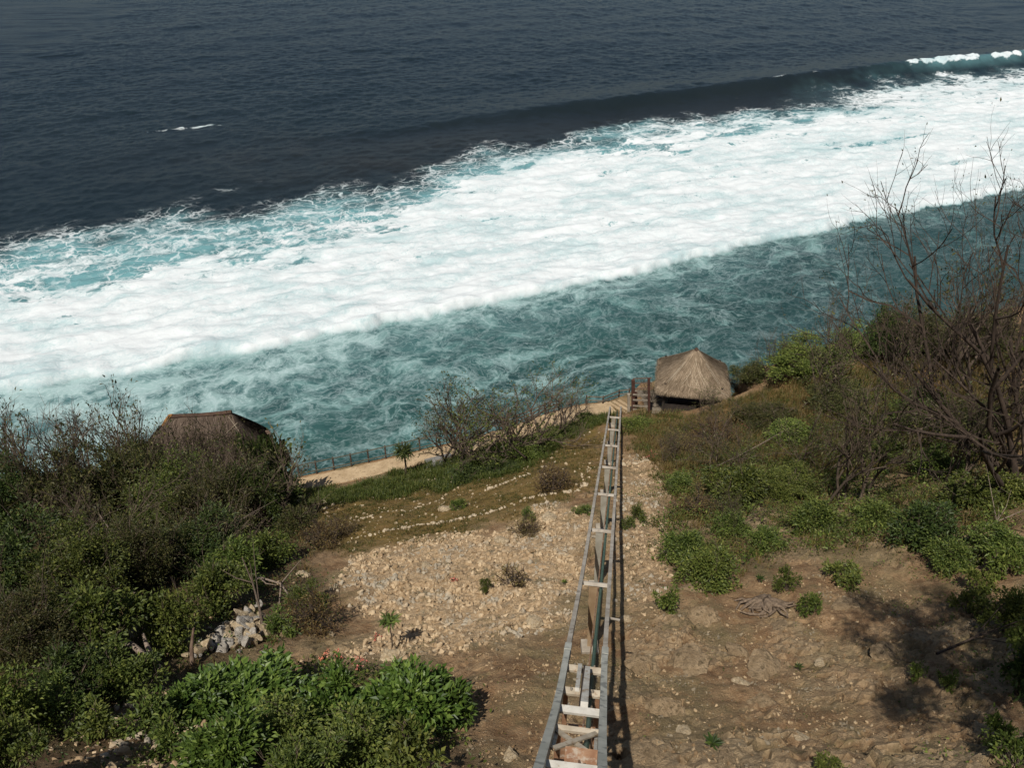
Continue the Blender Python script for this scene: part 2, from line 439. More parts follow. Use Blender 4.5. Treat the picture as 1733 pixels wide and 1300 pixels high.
c = m.mix(m.math('MULTIPLY', m.attr('w_rock'), .8), c, m.mix(m.map(n_fin, .32, .68), (.26, .185, .108), (.44, .325, .2)))
c = m.mix(m.math('MULTIPLY', m.attr('w_crack'), .55), c, (.10, .068, .04))
# moss blotches and pale pebbles
mossy = m.math('MULTIPLY', m.map(m.noise(co, .8, 5, .65), .54, .66), .55)
c = m.mix(mossy, c, (.105, .09, .04))
pv = m.noise(co, 4.0, 2, .5, color=True)
vv = m.vadd(co, m.vscale(pv, .12))
peb = m.voronoi(vv, 11.0); pcol = m.voronoi(vv, 11.0, out='Color')
sel = m.n('ShaderNodeSeparateColor'); m.put(sel.inputs[0], pcol)
pm = m.math('MULTIPLY', m.map(peb, .16, .28, 1, 0), m.map(sel.outputs[0], .66, .70))
peb2 = m.voronoi(vv, 26.0); s2 = m.n('ShaderNodeSeparateColor'); m.put(s2.inputs[0], m.voronoi(vv, 26.0, out='Color'))
pm2 = m.math('MULTIPLY', m.map(peb2, .2, .34, 1, 0), m.map(s2.outputs[0], .6, .64))
pm = m.math('MAXIMUM', pm, m.math('MULTIPLY', pm2, .8))
pm = m.math('MULTIPLY', pm, m.map(m.noise(co, 1.1, 4, .6), .35, .6, .25, 1.0))
pm = m.math('MULTIPLY', pm, m.map(m.attr('w_olv'), 0, 1, .85, .25))
pebc = m.mix(sel.outputs[1], (.34, .24, .13), (.55, .47, .34))
c = m.mix(pm, c, pebc)
cliff = m.mix(m.map(n_mid, .3, .7), (.12, .09, .06), (.3, .23, .15))
c = m.mix(m.attr('w_cliff'), c, cliff)
h = m.math('ADD', m.math('MULTIPLY', n_fin, .8), m.math('ADD', m.math('MULTIPLY', n_xf, .35), m.math('MULTIPLY', pm, .5)))
m.fin(c, .95, m.bump(h, 1.0, .11), .12)
M['hillside'] = m.m
ny, nx = XX.shape
idx = np.arange(nx * ny).reshape(ny, nx)
quads = np.stack([idx[:-1, :-1], idx[:-1, 1:], idx[1:, 1:], idx[1:, :-1]], -1).reshape(-1, 4)
keep = (ZZ.ravel()[quads].max(1) > -3.9)
_jr = np.random.default_rng(3); _jm = (np.gradient(XX, axis=1) < .14) & (np.gradient(YY, axis=0) < .14)
XJ = XX + _jm * .045 * _jr.uniform(-1, 1, XX.shape); YJ = YY + _jm * .045 * _jr.uniform(-1, 1, XX.shape)
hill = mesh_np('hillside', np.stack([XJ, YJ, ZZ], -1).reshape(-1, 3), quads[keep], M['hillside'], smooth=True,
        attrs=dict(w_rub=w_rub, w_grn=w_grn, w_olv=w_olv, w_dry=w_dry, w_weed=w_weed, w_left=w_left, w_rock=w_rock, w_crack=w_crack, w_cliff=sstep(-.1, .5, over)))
_fl = np.maximum(w_rub, rocky).ravel()[quads[keep]].mean(1) < .35
hill.data.polygons.foreach_set('use_smooth', _fl)
tag(hill, kind='structure')

# ------------------------------------------------------------------ sea
SX = axis(-125, 150, 0.42, (-5000, 5000), 1.22)
ya = list(np.arange(48, 132, .36)) + list(np.arange(132, 262, .5)) + list(np.arange(262, 440, 1.0)); s_ = 1.0
while ya[-1] < 9000: s_ *= 1.08; ya.append(ya[-1] + s_)
SY = np.array(ya)
X, Y = np.meshgrid(SX, SY)
TH = R_(24.0); ct, st_ = math.cos(TH), math.sin(TH)
U = X * ct + Y * st_; V = -X * st_ + Y * ct
FRONT = np.array([(-400, -40), (-150, 42), (-56.4, 78.2), (-35, 86), (-12.4, 95.2), (19.6, 110), (58, 128.7), (84, 139.5), (130, 160), (300, 240)])
BACK = np.array([(-400, -10), (-150, 84), (-110, 99), (-75, 115), (-60, 124), (-45.5, 132), (-27, 136), (-19, 139), (-8, 156), (16, 171), (56, 189), (126, 215), (300, 285)])
CREST = np.array([(-400, 20), (-60, 163), (-20.8, 179), (30, 199), (79, 220), (140, 243), (300, 300)])
wob = fbm(U * .09, V * .09, 20, 5, .55); wob2 = fbm(U * .35, V * .35, 26, 4)
sdf = (Y - np.interp(X, FRONT[:, 0], FRONT[:, 1])) * ct + .9 * fbm(U * .03, V * 0.01, 66, 2) + 1.0 * fbm(U * .11, V * 0.03, 61, 3) + .6 * wob2
bk = np.interp(X, BACK[:, 0], BACK[:, 1])
for _ in range(1): pass
sdb = (bk - Y) * ct + 4.5 * fbm((U - V * .8) * .045, V * .05, 23, 3) + 4.5 * wob + 1.8 * wob2 + 1.5
crest = (Y - np.interp(X, CREST[:, 0], CREST[:, 1])) * ct + 1.2 * fbm(U * .02, V * .01, 63, 2)
hc = 2.5 * sstep(-55, 60, X) * sstep(420, 200, X)
prof = np.where(crest < 0, np.exp(-(crest / 3.4) ** 2), np.exp(-(crest / 10.0) ** 2))
Z = hc * prof
chop = 0
r2 = np.random.default_rng(4)
for i in range(15):
    lam = 1.9 * 1.22 ** i; a = .010 * lam ** .75; th = TH + math.pi / 2 + r2.normal() * .75
    chop = chop + a * np.sin(2 * np.pi / lam * (X * math.cos(th) + Y * math.sin(th)) + r2.random() * 6.28 + 1.2 * wob)
calm = 1 - .55 * sstep(0, 4, sdf) * sstep(0, 6, sdb)
far = sstep(900, 250, Y)
Z = Z + .5 * chop * far * calm
inw = sstep(-.25, .8, sdf) * sstep(-2, 10, sdb)
Z = Z + inw * (.9 * np.exp(-np.maximum(sdf, 0) / 5.0) * (1 + .4 * fbm(U * .15, V * .1, 83, 3)) + .2 + .30 * fbm(U * .22, V * .45, 81, 5) + .10 * fbm(U * 1.3, V * 1.5, 85, 2))
Z = Z + (1 - inw) * far * (.10 * fbm(U * .35, V * .5, 91, 4) + .05 * fbm(U * 1.1, V * 1.3, 95, 2))
# foam coverage (how much of the surface carries foam) and churned water
wd = np.interp(X, [-75, -45, 0, 60], [36, 30, 18, 15])
cov_b = np.clip(.21 + .24 * sstep(-2, wd * .6, sdb) + .53 * sstep(wd * .3, wd * 1.15, sdb), 0, 1.0) * sstep(-5, 1., sdb) - .26 * sstep(.05, .6, fbm(U * .035, V * .11, 47, 5)) * sstep(-10, 30, sdf) * sstep(55, 15, sdb)
cov_b = cov_b - .40 * sstep(.10, .62, fbm(U * .05 + .3 * wob, V * .19, 49, 5, .6)) * sstep(4, 14, sdf)
wrim = sstep(7, .5, sdf)
cov_b = np.maximum(cov_b, 1.05 * wrim)
cov_w = cov_b * sstep(-.3, .3, sdf)
dn = np.maximum(-sdf, 0)
cov_n = np.clip(.74 - .0026 * (X + 50) - .0125 * dn + .20 * fbm(U * .05, V * .09, 41, 3), .12, .9)
cov_n = cov_n * (1 - .35 * sstep(30, 60, X))
cov = np.where(sdf > 0, cov_w, cov_n)
streak = .55 * sstep(55, 95, X) * sstep(.5, -3, crest) * sstep(-16, -2, sdb) * sstep(0, 3, sdf)
cov = np.maximum(cov, streak)
lip = sstep(1.6, .4, np.abs(crest + .8 + .5 * wob2)) * np.maximum(sstep(100, 103, X) * sstep(124, 122, X), sstep(126, 128, X) * sstep(137, 135, X))
lip = lip * np.clip(.75 + .6 * wob2 + .5 * perlin(U * .9, V * .9, 58), 0, 1.3)
lip = np.maximum(lip, .30 * sstep(.8, .1, np.abs(crest + .3)) * sstep(.15, .4, perlin(U * .12, V * .1, 51)) * sstep(40, 70, X))
Z = Z + lip * .5
cap = np.exp(-(((U - (-68 * ct + 178 * st_)) + 0) / 7.0) ** 2 - ((V - (68 * st_ + 178 * ct) + .04 * (U - 10) + .8 * wob2) / .8) ** 2)
cov = np.maximum(cov, np.maximum(lip * 1.1, .50 * cap))
milk = np.maximum(np.where(sdf > 0, .92 * sstep(-5, 9, sdb), np.clip(.36 - .0024 * (X + 50) - .013 * dn, .0, .5)), .5 * sstep(85, 112, X) * sstep(1, -.3, crest) * sstep(-6, -.5, crest) * (.75 + .5 * wob))
milk = np.maximum(milk, streak * .7)
shore = sstep(.35, -.35, sdf)
reef = np.exp(-((X + 25) / 42) ** 2 - ((Y - 158) / 17) ** 2) * (.6 + .4 * wob)
reef = np.maximum(reef, .8 * sstep(-60, -10, X) * sstep(130, 70, X) * np.exp(-((crest + 13) / 9.) ** 2))
m = Mat('sea')
co = m.coord('Object')
rot = m.mapping(co, rot=(0, 0, -TH))
w1 = m.noise(rot, .10, 3, .55, color=True); w2 = m.noise(rot, .55, 3, .6, color=True)
wv = m.vadd(m.vadd(rot, m.vscale(m.vadd(w1, (.5, .5, .5), 'SUBTRACT'), 9.0)), m.vscale(m.vadd(w2, (.5, .5, .5), 'SUBTRACT'), 1.6))
def ridge(vec, sc, det, rg):
    n = m.noise(vec, sc, det, rg)
    return m.math('SUBTRACT', 1.0, m.math('MULTIPLY', m.math('ABSOLUTE', m.math('SUBTRACT', n, .5)), 5.0), clamp=True)
r_a = ridge(m.mapping(wv, scale=(.8, 1.15, 1)), .30, 5, .55)
r_b = ridge(m.mapping(wv, scale=(.9, 1.2, 1), loc=(31, 7, 0)), .85, 5, .6)
n_c = m.voronoi(m.mapping(wv, scale=(.75, 1.25, 1), loc=(5, 3, 0)), .40); n_c2 = m.noise(m.mapping(wv, scale=(.8, 1.2, 1), loc=(9, 1, 0)), .33, 6, .6); n_f = m.noise(wv, 2.4, 6, .7); n_s = m.noise(m.mapping(wv, scale=(.55, 1.3, 1)), .22, 6, .62)
lace = m.math('ADD', m.math('MULTIPLY', r_a, .48), m.math('ADD', m.math('MULTIPLY', r_b, .27), m.math('MULTIPLY', n_s, .42)))
lace = m.math('ADD', m.math('MULTIPLY', lace, .82), m.math('MULTIPLY', n_f, .2))
cv = m.attr('cov')
thr = m.math('SUBTRACT', 1.02, m.math('MULTIPLY', cv, 1.0))
fo = m.map(m.math('SUBTRACT', lace, thr), -.10, .22)
fo = m.math('MULTIPLY', fo, m.map(cv, .02, .12))
pat = m.math('ADD', m.math('MULTIPLY', n_c, .42), m.math('ADD', m.math('MULTIPLY', n_c2, .55), m.math('ADD', m.math('MULTIPLY', n_f, .22), m.math('MULTIPLY', r_b, .10))))
sh = m.attr('shore')
fn = m.math('MULTIPLY', m.map(m.math('SUBTRACT', pat, m.math('SUBTRACT', 1.0, m.math('MULTIPLY', cv, .62))), -.14, .24), .85)
fl = m.math('MULTIPLY', m.map(m.math('ADD', r_b, m.math('MULTIPLY', n_f, .5)), 1.0, 1.4), m.math('MULTIPLY', cv, .55))
wq = m.vadd(wv, m.vscale(m.vadd(m.noise(rot, 1.6, 3, .6, color=True), (.5, .5, .5), 'SUBTRACT'), .9))
e_a = m.map(m.voronoi(m.mapping(wq, scale=(.75, 1.2, 1)), .26, 'DISTANCE_TO_EDGE'), .075, .0)
e_b = m.map(m.voronoi(m.mapping(wq, scale=(.75, 1.2, 1), loc=(3, 8, 0)), .62, 'DISTANCE_TO_EDGE'), .09, .0)
webp = m.math('MAXIMUM', m.math('MULTIPLY', e_a, m.map(n_c2, .38, .58, .25, 1)), m.math('MULTIPLY', e_b, m.map(n_s, .4, .6, 0, .8)))
wbm = m.math('MULTIPLY', webp, m.attr('web'))
fo = m.math('MAXIMUM', fo, wbm)
fw = m.math('MULTIPLY', fo, m.math('SUBTRACT', 1.0, sh)); fn = m.math('MULTIPLY', fn, sh)
fo = m.math('MAXIMUM', fw, fn)
mk = m.attr('milk')
deep = m.mix(m.map(m.noise(rot, .035, 4, .6), .35, .65), (.0092, .0165, .0205), (.0120, .0195, .0235))
deep = m.mix(m.math('MULTIPLY', m.attr('reef'), .8), deep, (.019, .0195, .0175))
teal = m.mix(m.attr('grey'), (.026, .074, .069), (.027, .062, .062))
teal = m.mix(m.map(m.math('ADD', m.math('MULTIPLY', m.noise(wv, .16, 5, .6), .6), m.math('MULTIPLY', n_c2, .4)), .52, .38, 0, .85), teal, (.011, .038, .037))
wc = m.mix(m.attr('shore'), deep, teal)
mkn = m.math('MULTIPLY', mk, m.map(m.noise(wv, .2, 5, .6), .25, .6, .55, 1.0))
wc = m.mix(mkn, wc, (.155, .33, .35))
fvar = m.math('ADD', m.math('MULTIPLY', n_s, .6), m.math('MULTIPLY', n_f, .4))
big = m.noise(m.mapping(wv, scale=(.5, 1.3, 1), loc=(4, 2, 0)), .07, 5, .6)
fvar = m.math('ADD', m.math('MULTIPLY', fvar, .62), m.math('MULTIPLY', big, .38))
white = m.mix(m.map(fvar, .38, .56), (.40, .52, .53), (.67, .70, .70))
veil = m.mix(m.map(cv, .3, .8), (.15, .28, .27), (.36, .49, .48))
cc = m.mix(fn, wc, veil)
cc = m.mix(m.math('MULTIPLY', fl, sh), cc, (.55, .66, .66))
cc = m.mix(m.math('MULTIPLY', wbm, m.math('MULTIPLY', sh, .7)), cc, (.42, .53, .53))
cc = m.mix(fw, cc, white)
rip = m.noise(m.mapping(rot, scale=(.55, 1.4, 1)), 2.2, 6, .66)
hgt = m.math('ADD', m.math('MULTIPLY', rip, m.map(fo, 0, 1, 1.0, .3)), m.math('MULTIPLY', m.math('MULTIPLY', n_f, fo), .9))
m.fin(cc, m.map(fo, 0, .6, .16, .75), m.bump(hgt, m.map(m.attr('calm'), 0, 1, .36, .24), .4), m.map(fo, 0, .6, .30, .05))
m.p.inputs['IOR'].default_value = 1.33
M['sea'] = m.m
ny, nx = X.shape
idx = np.arange(nx * ny).reshape(ny, nx)
quads = np.stack([idx[:-1, :-1], idx[:-1, 1:], idx[1:, 1:], idx[1:, :-1]], -1).reshape(-1, 4)
sea = mesh_np('sea', np.stack([X, Y, Z], -1).reshape(-1, 3), quads, M['sea'], smooth=True,
     attrs=dict(calm=sstep(2, -6, sdb) * (sdf > 0), web=np.where(sdf > 0, .9 * sstep(-6.5, -1, sdb) * sstep(wd * 1.1, wd * .4, sdb), np.clip(cov_n * .9, 0, .6)), cov=cov, milk=milk, shore=shore, reef=np.clip(reef, 0, 1), grey=sstep(0, 45, X)))
tag(sea, kind='structure')
del X, Y, Z, U, V
# ------------------------------------------------------------------ inclined rail track
def cam2w(px, py, d):
    r = ray(px, py); return np.array([r[0] * d, r[1] * d, r[2] * d + CAMZ])
_rs = [(1041.3, 684.0, 68.0), (1039.6, 706.8, 58.5), (1034.0, 753.5, 47.3), (1024.9, 832, 36.0), (1009.5, 967.7, 25.3), (992.0, 1106, 18.4), (982.0, 1195, 15.0), (967.0, 1300, 11.2)]
RP = [cam2w(*a) for a in _rs]
p0, p1 = RP[1], RP[4]
for i in (0, 2, 3):                                              # the long run is straight
    t = (RP[i][1] - p0[1]) / (p1[1] - p0[1]); RP[i] = p0 + (p1 - p0) * t
RP += [np.array([.35, 3.4, CAMZ - 6.9]), np.array([.05, .6, CAMZ - 4.1]), np.array([-.1, -1.2, CAMZ - 2.6])]
RP = np.array(RP)
def catmull(P, n=10):
    out = []
    Q = np.vstack([2 * P[0] - P[1], P, 2 * P[-1] - P[-2]])
    for i in range(1, len(Q) - 2):
        for t in np.linspace(0, 1, n, endpoint=False):
            a, b, c, d = Q[i - 1], Q[i], Q[i + 1], Q[i + 2]
            out.append(.5 * (2 * b + (c - a) * t + (2 * a - 5 * b + 4 * c - d) * t * t + (3 * b - a - 3 * c + d) * t ** 3))
    out.append(P[-1]); return np.array(out)
RC = catmull(RP, 8)
def rail_at_y(py):
    """track centre point that shows at photo row py"""
    best = None
    for i in range(len(RC) - 1):
        for t in (0, .1, .2, .3, .4, .5, .6, .7, .8, .9):
            p = RC[i] * (1 - t) + RC[i + 1] * t; d = p - [0, 0, CAMZ]
            dz = d[1] * cP - d[2] * sP; up = d[1] * sP + d[2] * cP
            if dz < 1: continue
            y = H_ / 2 - F_ * up / dz
            if best is None or abs(y - py) < best[0]: best = (abs(y - py), p, RC[i + 1] - RC[i])
    T = -best[2] / np.linalg.norm(best[2]); S = np.cross(T, [0, 0, 1.0]); S /= np.linalg.norm(S)
    return best[1], T, S
G2 = 0.40
m = Mat('galvanised_steel')
co = m.coord('Object')
n1 = m.noise(co, 2.2, 5, .6); n2 = m.noise(m.mapping(co, scale=(1, 1, 1)), 3.2, 3, .5)
c = m.mix(m.map(n1, .35, .65), (.29, .25, .2), (.43, .385, .32))
c = m.mix(m.math('MULTIPLY', m.map(n2, .6, .68), .7), c, (.15, .115, .085))
M['steel'] = m.fin(c, .6, m.bump(n1, .15, .01), .4)
m = Mat('grey_blue_steel')
co = m.coord('Object')
n1 = m.noise(co, 3, 5, .6); n2 = m.noise(co, 4.2, 3, .5)
c = m.mix(m.map(n1, .35, .65), (.34, .335, .285), (.45, .44, .38))
c = m.mix(m.math('MULTIPLY', m.map(n2, .57, .66), .75), c, (.14, .14, .13))
M['steel_blue'] = m.fin(c, .55, m.bump(n1, .15, .01), .4)
M['paint'] = noise_mat('old_white_paint', (.42, .395, .345), (.56, .53, .47), 4, (1, 1, 1), .6, .2, .01, (.32, .24, .16), 6)
M['paint_tan'] = noise_mat('pale_tan_paint', (.36, .30, .22), (.5, .43, .33), 4, (1, 1, 1), .65, .2, .01, (.3, .2, .12), 6)
M['rust'] = noise_mat('rusty_steel', (.22, .11, .06), (.36, .21, .12), 4, (1, 1, 1), .8, .4, .01, (.42, .34, .26), 5)
M['post_tan'] = noise_mat('tan_post', (.26, .17, .095), (.38, .27, .16), 2, (1, 1, 1), .8, .2)
M['post_pale'] = noise_mat('pale_post', (.26, .24, .19), (.38, .36, .30), 2, (1, 1, 1), .8, .2)
M['pipe'] = noise_mat('green_pipe', (.045, .085, .065), (.075, .12, .09), 3, (1, 1, 1), .55, .1)
M['concrete'] = noise_mat('concrete', (.25, .21, .16), (.38, .33, .26), 3, (1, 1, 1), .9, .5)

trk = empty('inclined_railway', tuple(RC[len(RC) // 2]))
tag(trk, 'long narrow steel rail track on posts running down the hillside to the cliff', 'railway')
inv = Matrix.Translation(-Vector(trk.location))
def rpart(mb, name, mat):
    o = mb.build(name, mat, trk); o.matrix_parent_inverse = inv; return o
T = np.gradient(RC, axis=0); T /= np.linalg.norm(T, axis=1)[:, None]
S = np.cross(T, [0, 0, 1.0]); S /= np.linalg.norm(S, axis=1)[:, None]
k1106 = int(np.argmin(np.abs(RC[:, 1] - rail_at_y(1106)[0][1])))
for s in (-1, 1):
    L = RC + S * s * G2
    b = MB(); b.sweep(L[:k1106 + 1], .105, .19); r_o = rpart(b, 'rail', M['steel'])
    b = MB(); b.sweep(L[k1106:], .125, .22)
    o = b.build('rail_section', M['steel_blue'], r_o); o['label'] = 'blue grey stained upper rail section'
    b = MB(); P_ = L[k1106]; b.bar(P_ - T[k1106] * .22 + [0, 0, .0], P_ + T[k1106] * .22, .145, .24); b.build('joint_sleeve', M['steel_blue'], r_o)
UP = np.array([0, 0, 1.0])
for y in (706, 727, 754, 790, 836, 897, 988):
    p, t_, s_ = rail_at_y(y)
    b = MB(); b.bar(p - s_ * .36 - UP * .03, p + s_ * .36 - UP * .03, .105, .08, up=t_); rpart(b, 'crossbeam', M['steel'])
    gz = float(ground(p[0], p[1])) - .15
    c0 = p - s_ * (.04 if y < 900 else .02)
    b = MB(); b.bar(c0 - UP * .07, np.array([c0[0], c0[1], gz]), .30, .06, up=t_, w2=.13, h2=.06)
    po = rpart(b, 'post', M['post_tan'] if y > 950 else M['post_pale'])
    b = MB(); b.bar(np.array([c0[0], c0[1], gz + .3]), np.array([c0[0], c0[1], gz - .3]), .5, .5, up=(0, 1, 0)); b.build('footing', M['concrete'], po)
# green water pipe and a cable under the track
PIPE = RC[:k1106 + 22] - S[:k1106 + 22] * .17 - UP * .2
b = MB(); b.tube(PIPE, .045, 8); rpart(b, 'pipe', M['pipe'])
b = MB(); b.tube(RC[:k1106 + 22] - S[:k1106 + 22] * .09 - UP * .12, .018, 6); rpart(b, 'cable', M['rust'])
# far end: two upright stubs with a dark bumper
p, t_, s_ = rail_at_y(686)
for s in (-1, 1):
    b = MB(); b.bar(p + s_ * s * G2 - UP * .3, p + s_ * s * G2 + UP * .28, .13, .13, up=t_); rpart(b, 'end_stub', M['steel'])
b = MB(); b.bar(p - s_ * .33 + UP * .02, p + s_ * .33 + UP * .02, .2, .2, up=t_); b.bar(p + UP * .1, p - UP * .5, .22, .2, up=t_); rpart(b, 'bumper', M['wood_red'])
# upper, painted frames
def beam(y, mat, hgt=.15, wd=.06, dz=-.02, x0=-.345, x1=.345):
    p, t_, s_ = rail_at_y(y)
    b = MB(); b.bar(p + s_ * x0 + UP * dz, p + s_ * x1 + UP * dz, hgt, wd, up=(0, 0, 1)); rpart(b, 'crossbeam', mat)
beam(1134, M['paint_tan']); beam(1172, M['paint_tan']); beam(1203, M['paint'], .14); beam(1236, M['paint_tan'], .09); beam(1299, M['paint'], .11)
pA, tA, sA = rail_at_y(1130); pB, tB, sB = rail_at_y(1172); pC, tC, sC = rail_at_y(1200)
b = MB(); b.bar(pA - sA * .09 + UP * .02, pB - sB * .09 + UP * .02, .08, .12); rpart(b, 'guide_plate', M['paint'])
b = MB(); b.bar(pA + tA * -.35 + sA * .07 + UP * .10, pC + sC * .07 + UP * .06, .10, .17, w2=.13); rpart(b, 'guide_plate', M['paint'])
b = MB(); b.bar(pA + sA * .0, pC + sC * .0 - UP * .03, .05, .12); rpart(b, 'guide_channel', M['bark_dark'])
for s in (-1, 1):                                                # bolts
    for p, s_ in ((pA, sA), (pB, sB), (pC, sC)):
        b = MB(); b.tube([p + s_ * s * .2 + UP * .02, p + s_ * s * .2 + UP * .09], .02, 6); rpart(b, 'bolt', M['steel'])
# trestles: legs, sills and crossed braces down to the ground
for y, mt in ((1172, 'rust'), (1236, 'paint_tan'), (1330, 'rust')):
    p, t_, s_ = rail_at_y(y)
    for s in (-1, 1):
        q = p + s_ * s * .30; g = float(ground(q[0], q[1])) - .2
        b = MB(); b.bar(q - UP * .08, [q[0], q[1], g], .09, .09, up=(0, 1, 0)); rpart(b, 'leg', M['rust'])
    b = MB(); b.bar(p - s_ * .26 - UP * 1.08, p + s_ * .26 - UP * 1.08, .10, .06, up=(0, 0, 1)); rpart(b, 'sill', M[mt])
    if y == 1330:
        for s in (-1, 1):
            b = MB(); b.bar(p - s_ * s * .31 - UP * .08 + t_ * .03 * s, p + s_ * s * .31 - UP * 1.0 + t_ * .03 * s, .07, .025, up=t_); rpart(b, 'brace', M['paint_tan'])
pP = rail_at_y(1238); pQ = rail_at_y(1274)
for s in (-1, 1):
    b = MB(); b.bar(pP[0] - pP[2] * s * .31 - UP * (.02 + .03 * s), pQ[0] + pQ[2] * s * .31 - UP * (.02 + .03 * s), .075, .03); rpart(b, 'brace', M['paint_tan'])
p, t_, s_ = rail_at_y(1276)
b = MB(); b.bar(p - s_ * .12 - UP * .06, p + s_ * .345 - UP * .06, .24, .05, up=(0, 0, 1)); rpart(b, 'rusty_plate', M['rust'])
p, t_, s_ = rail_at_y(1262)
for s in (-1, 1):
    b = MB(); b.bar(p + s_ * s * .31 - UP * .12, p + s_ * s * .31 - UP * .12 - t_ * -1.5, .05, .05); rpart(b, 'side_strut', M['paint'])
b = MB(); b.bar(p - s_ * .3 - UP * .62, p + s_ * .3 - UP * .62, .24, .1, up=(0, 0, 1)); rpart(b, 'sill', M['rust'])
p, t_, s_ = rail_at_y(1040)
b = MB(); b.bar(p + s_ * .45 - UP * .05, p + s_ * .72 - UP * .08, .04, .04); rpart(b, 'bracket', M['steel'])

# ------------------------------------------------------------------ path, steps, slab
M['path'] = noise_mat('sandy_path', (.33, .235, .135), (.45, .335, .205), 1.2, (1, 1, 1), .95, .5, .03, (.26, .185, .11), 5)
M['paving'] = noise_mat('grey_paving', (.2, .185, .165), (.30, .28, .25), 1.5, (1, 1, 1), .9, .4, .02)
def strip(P, wd, name, mat, thick=.25, stepped=False):
    P = np.asarray(P); b = MB()
    T = np.gradient(P[:, :2], axis=0); T /= np.linalg.norm(T, axis=1)[:, None]
    Nn = np.stack([-T[:, 1], T[:, 0]], 1)
    V = []; q = []
    for i in range(len(P)):
        wl = wd / 2 * (1 + .07 * math.sin(i * 2.1)); wr = wd / 2 * (1 + .12 * math.sin(i * 1.3 + 1))
        l = P[i] + [*(Nn[i] * wl), 0]; r = P[i] - [*(Nn[i] * wr), 0]
        V += [l, r, r - [0, 0, thick], l - [0, 0, thick]]
    for i in range(len(P) - 1):
        a, c = i * 4, i * 4 + 4
        q += [(a, a + 1, c + 1, c), (a + 1, a + 2, c + 2, c + 1), (a + 3, a, c, c + 3)]
    b.add(V, q); return tag(b.build(name, mat), kind='structure')
def along(P, ss):
    P = np.asarray(P); L = np.concatenate([[0], np.cumsum(np.linalg.norm(np.diff(P, axis=0), axis=1))])
    return np.stack([np.interp(ss, L, P[:, k]) for k in range(3)], 1), L[-1]
_, PL = along(PATH, [0])
low, _ = along(PATH, np.linspace(0, PL * .585, 40)); strip(low, 1.45, 'path', M['path'])
sb = MB()                                                         # stepped upper stretch
ss = np.linspace(PL * .585, PL, 22)
for i in range(len(ss) - 1):
    (a, c), _ = along(PATH, [ss[i], ss[i + 1]])
    d = (c - a)[:2]; d /= np.linalg.norm(d); n = np.array([-d[1], d[0], 0]); zt = c[2] + .01
    wl, wr = .78 + .08 * random.random(), .85 + .22 * random.random()
    V = [a + n * wl, a - n * wr, c - n * wr, c + n * wl]; V = [[v[0], v[1], zt] for v in V]
    V += [[v[0], v[1], zt - .6] for v in V]
    sb.add(V, [(0, 1, 2, 3), (0, 4, 5, 1), (1, 5, 6, 2), (2, 6, 7, 3), (3, 7, 4, 0)])
tag(sb.build('path_steps', M['path']), kind='structure')
b = MB(); sp_ = zone([(722, 793), (772, 781), (762, 768), (718, 779)])
V = [[p[0], p[1], p[2] + .07] for p in sp_] + [[p[0], p[1], p[2] - .3] for p in sp_]
b.add(V, [(0, 1, 2, 3), (0, 4, 5, 1), (1, 5, 6, 2), (2, 6, 7, 3), (3, 7, 4, 0)])
tag(b.build('paved_landing', M['paving']), kind='structure')

# ------------------------------------------------------------------ fences on the sea side of the path
def fence(name, posts, label, hgt, rails, mat, pmat, group=None, pw=.10, rw=.07):
    posts = [np.asarray(p, float) for p in posts]
    e = empty(name, tuple(posts[0])); tag(e, label, 'fence', group); iv = Matrix.Translation(-Vector(e.location))
    for p in posts:
        b = MB(); b.bar(p - [0, 0, .4], p + [0, 0, hgt + .04], pw, pw, up=(0, 1, 0)); o = b.build('fence_post', pmat, e); o.matrix_parent_inverse = iv
    for k, h_ in enumerate(rails):
        b = MB()
        for a, c in zip(posts[:-1], posts[1:]):
            b.bar(a + [0, -.07, h_], c + [0, -.07, h_], rw * .6, rw)
        o = b.build('fence_rail', mat, e); o.matrix_parent_inverse = iv
    return e
def off(P, dist):
    T = np.gradient(P[:, :2], axis=0); T /= np.linalg.norm(T, axis=1)[:, None]
    return P + np.stack([-T[:, 1] * dist, T[:, 0] * dist, np.zeros(len(P))], 1)
fp, _ = along(PATH, np.linspace(1.6, PL * .60, 13)); fp = off(fp, .95)
fence('path_fence', fp, 'low weathered green grey rail fence along the sandy path by the water', 1.08, (.28, 1.06), M['rail_green'], M['wood_dk'])
fp, _ = along(PATH, np.linspace(PL * .64, PL * .80, 5)); fp = off(fp, .95)
fence('step_fence', fp, 'broken brown plank railing beside the steps, behind the bare thicket in the centre', .95, (.35, .62, .92), M['wood'], M['wood_dk'])
pf = [PY(992, 686, 52.9), PY(1020, 687, 52.9), PY(1047, 676, 54.6), PY(1064, 674, 54.8)]
fence('terrace_fence', pf, 'three rail weathered fence stepping up to the cliff end of the rail track', .86, (.14, .5, .84), M['wood_dim'], M['wood_dk'])

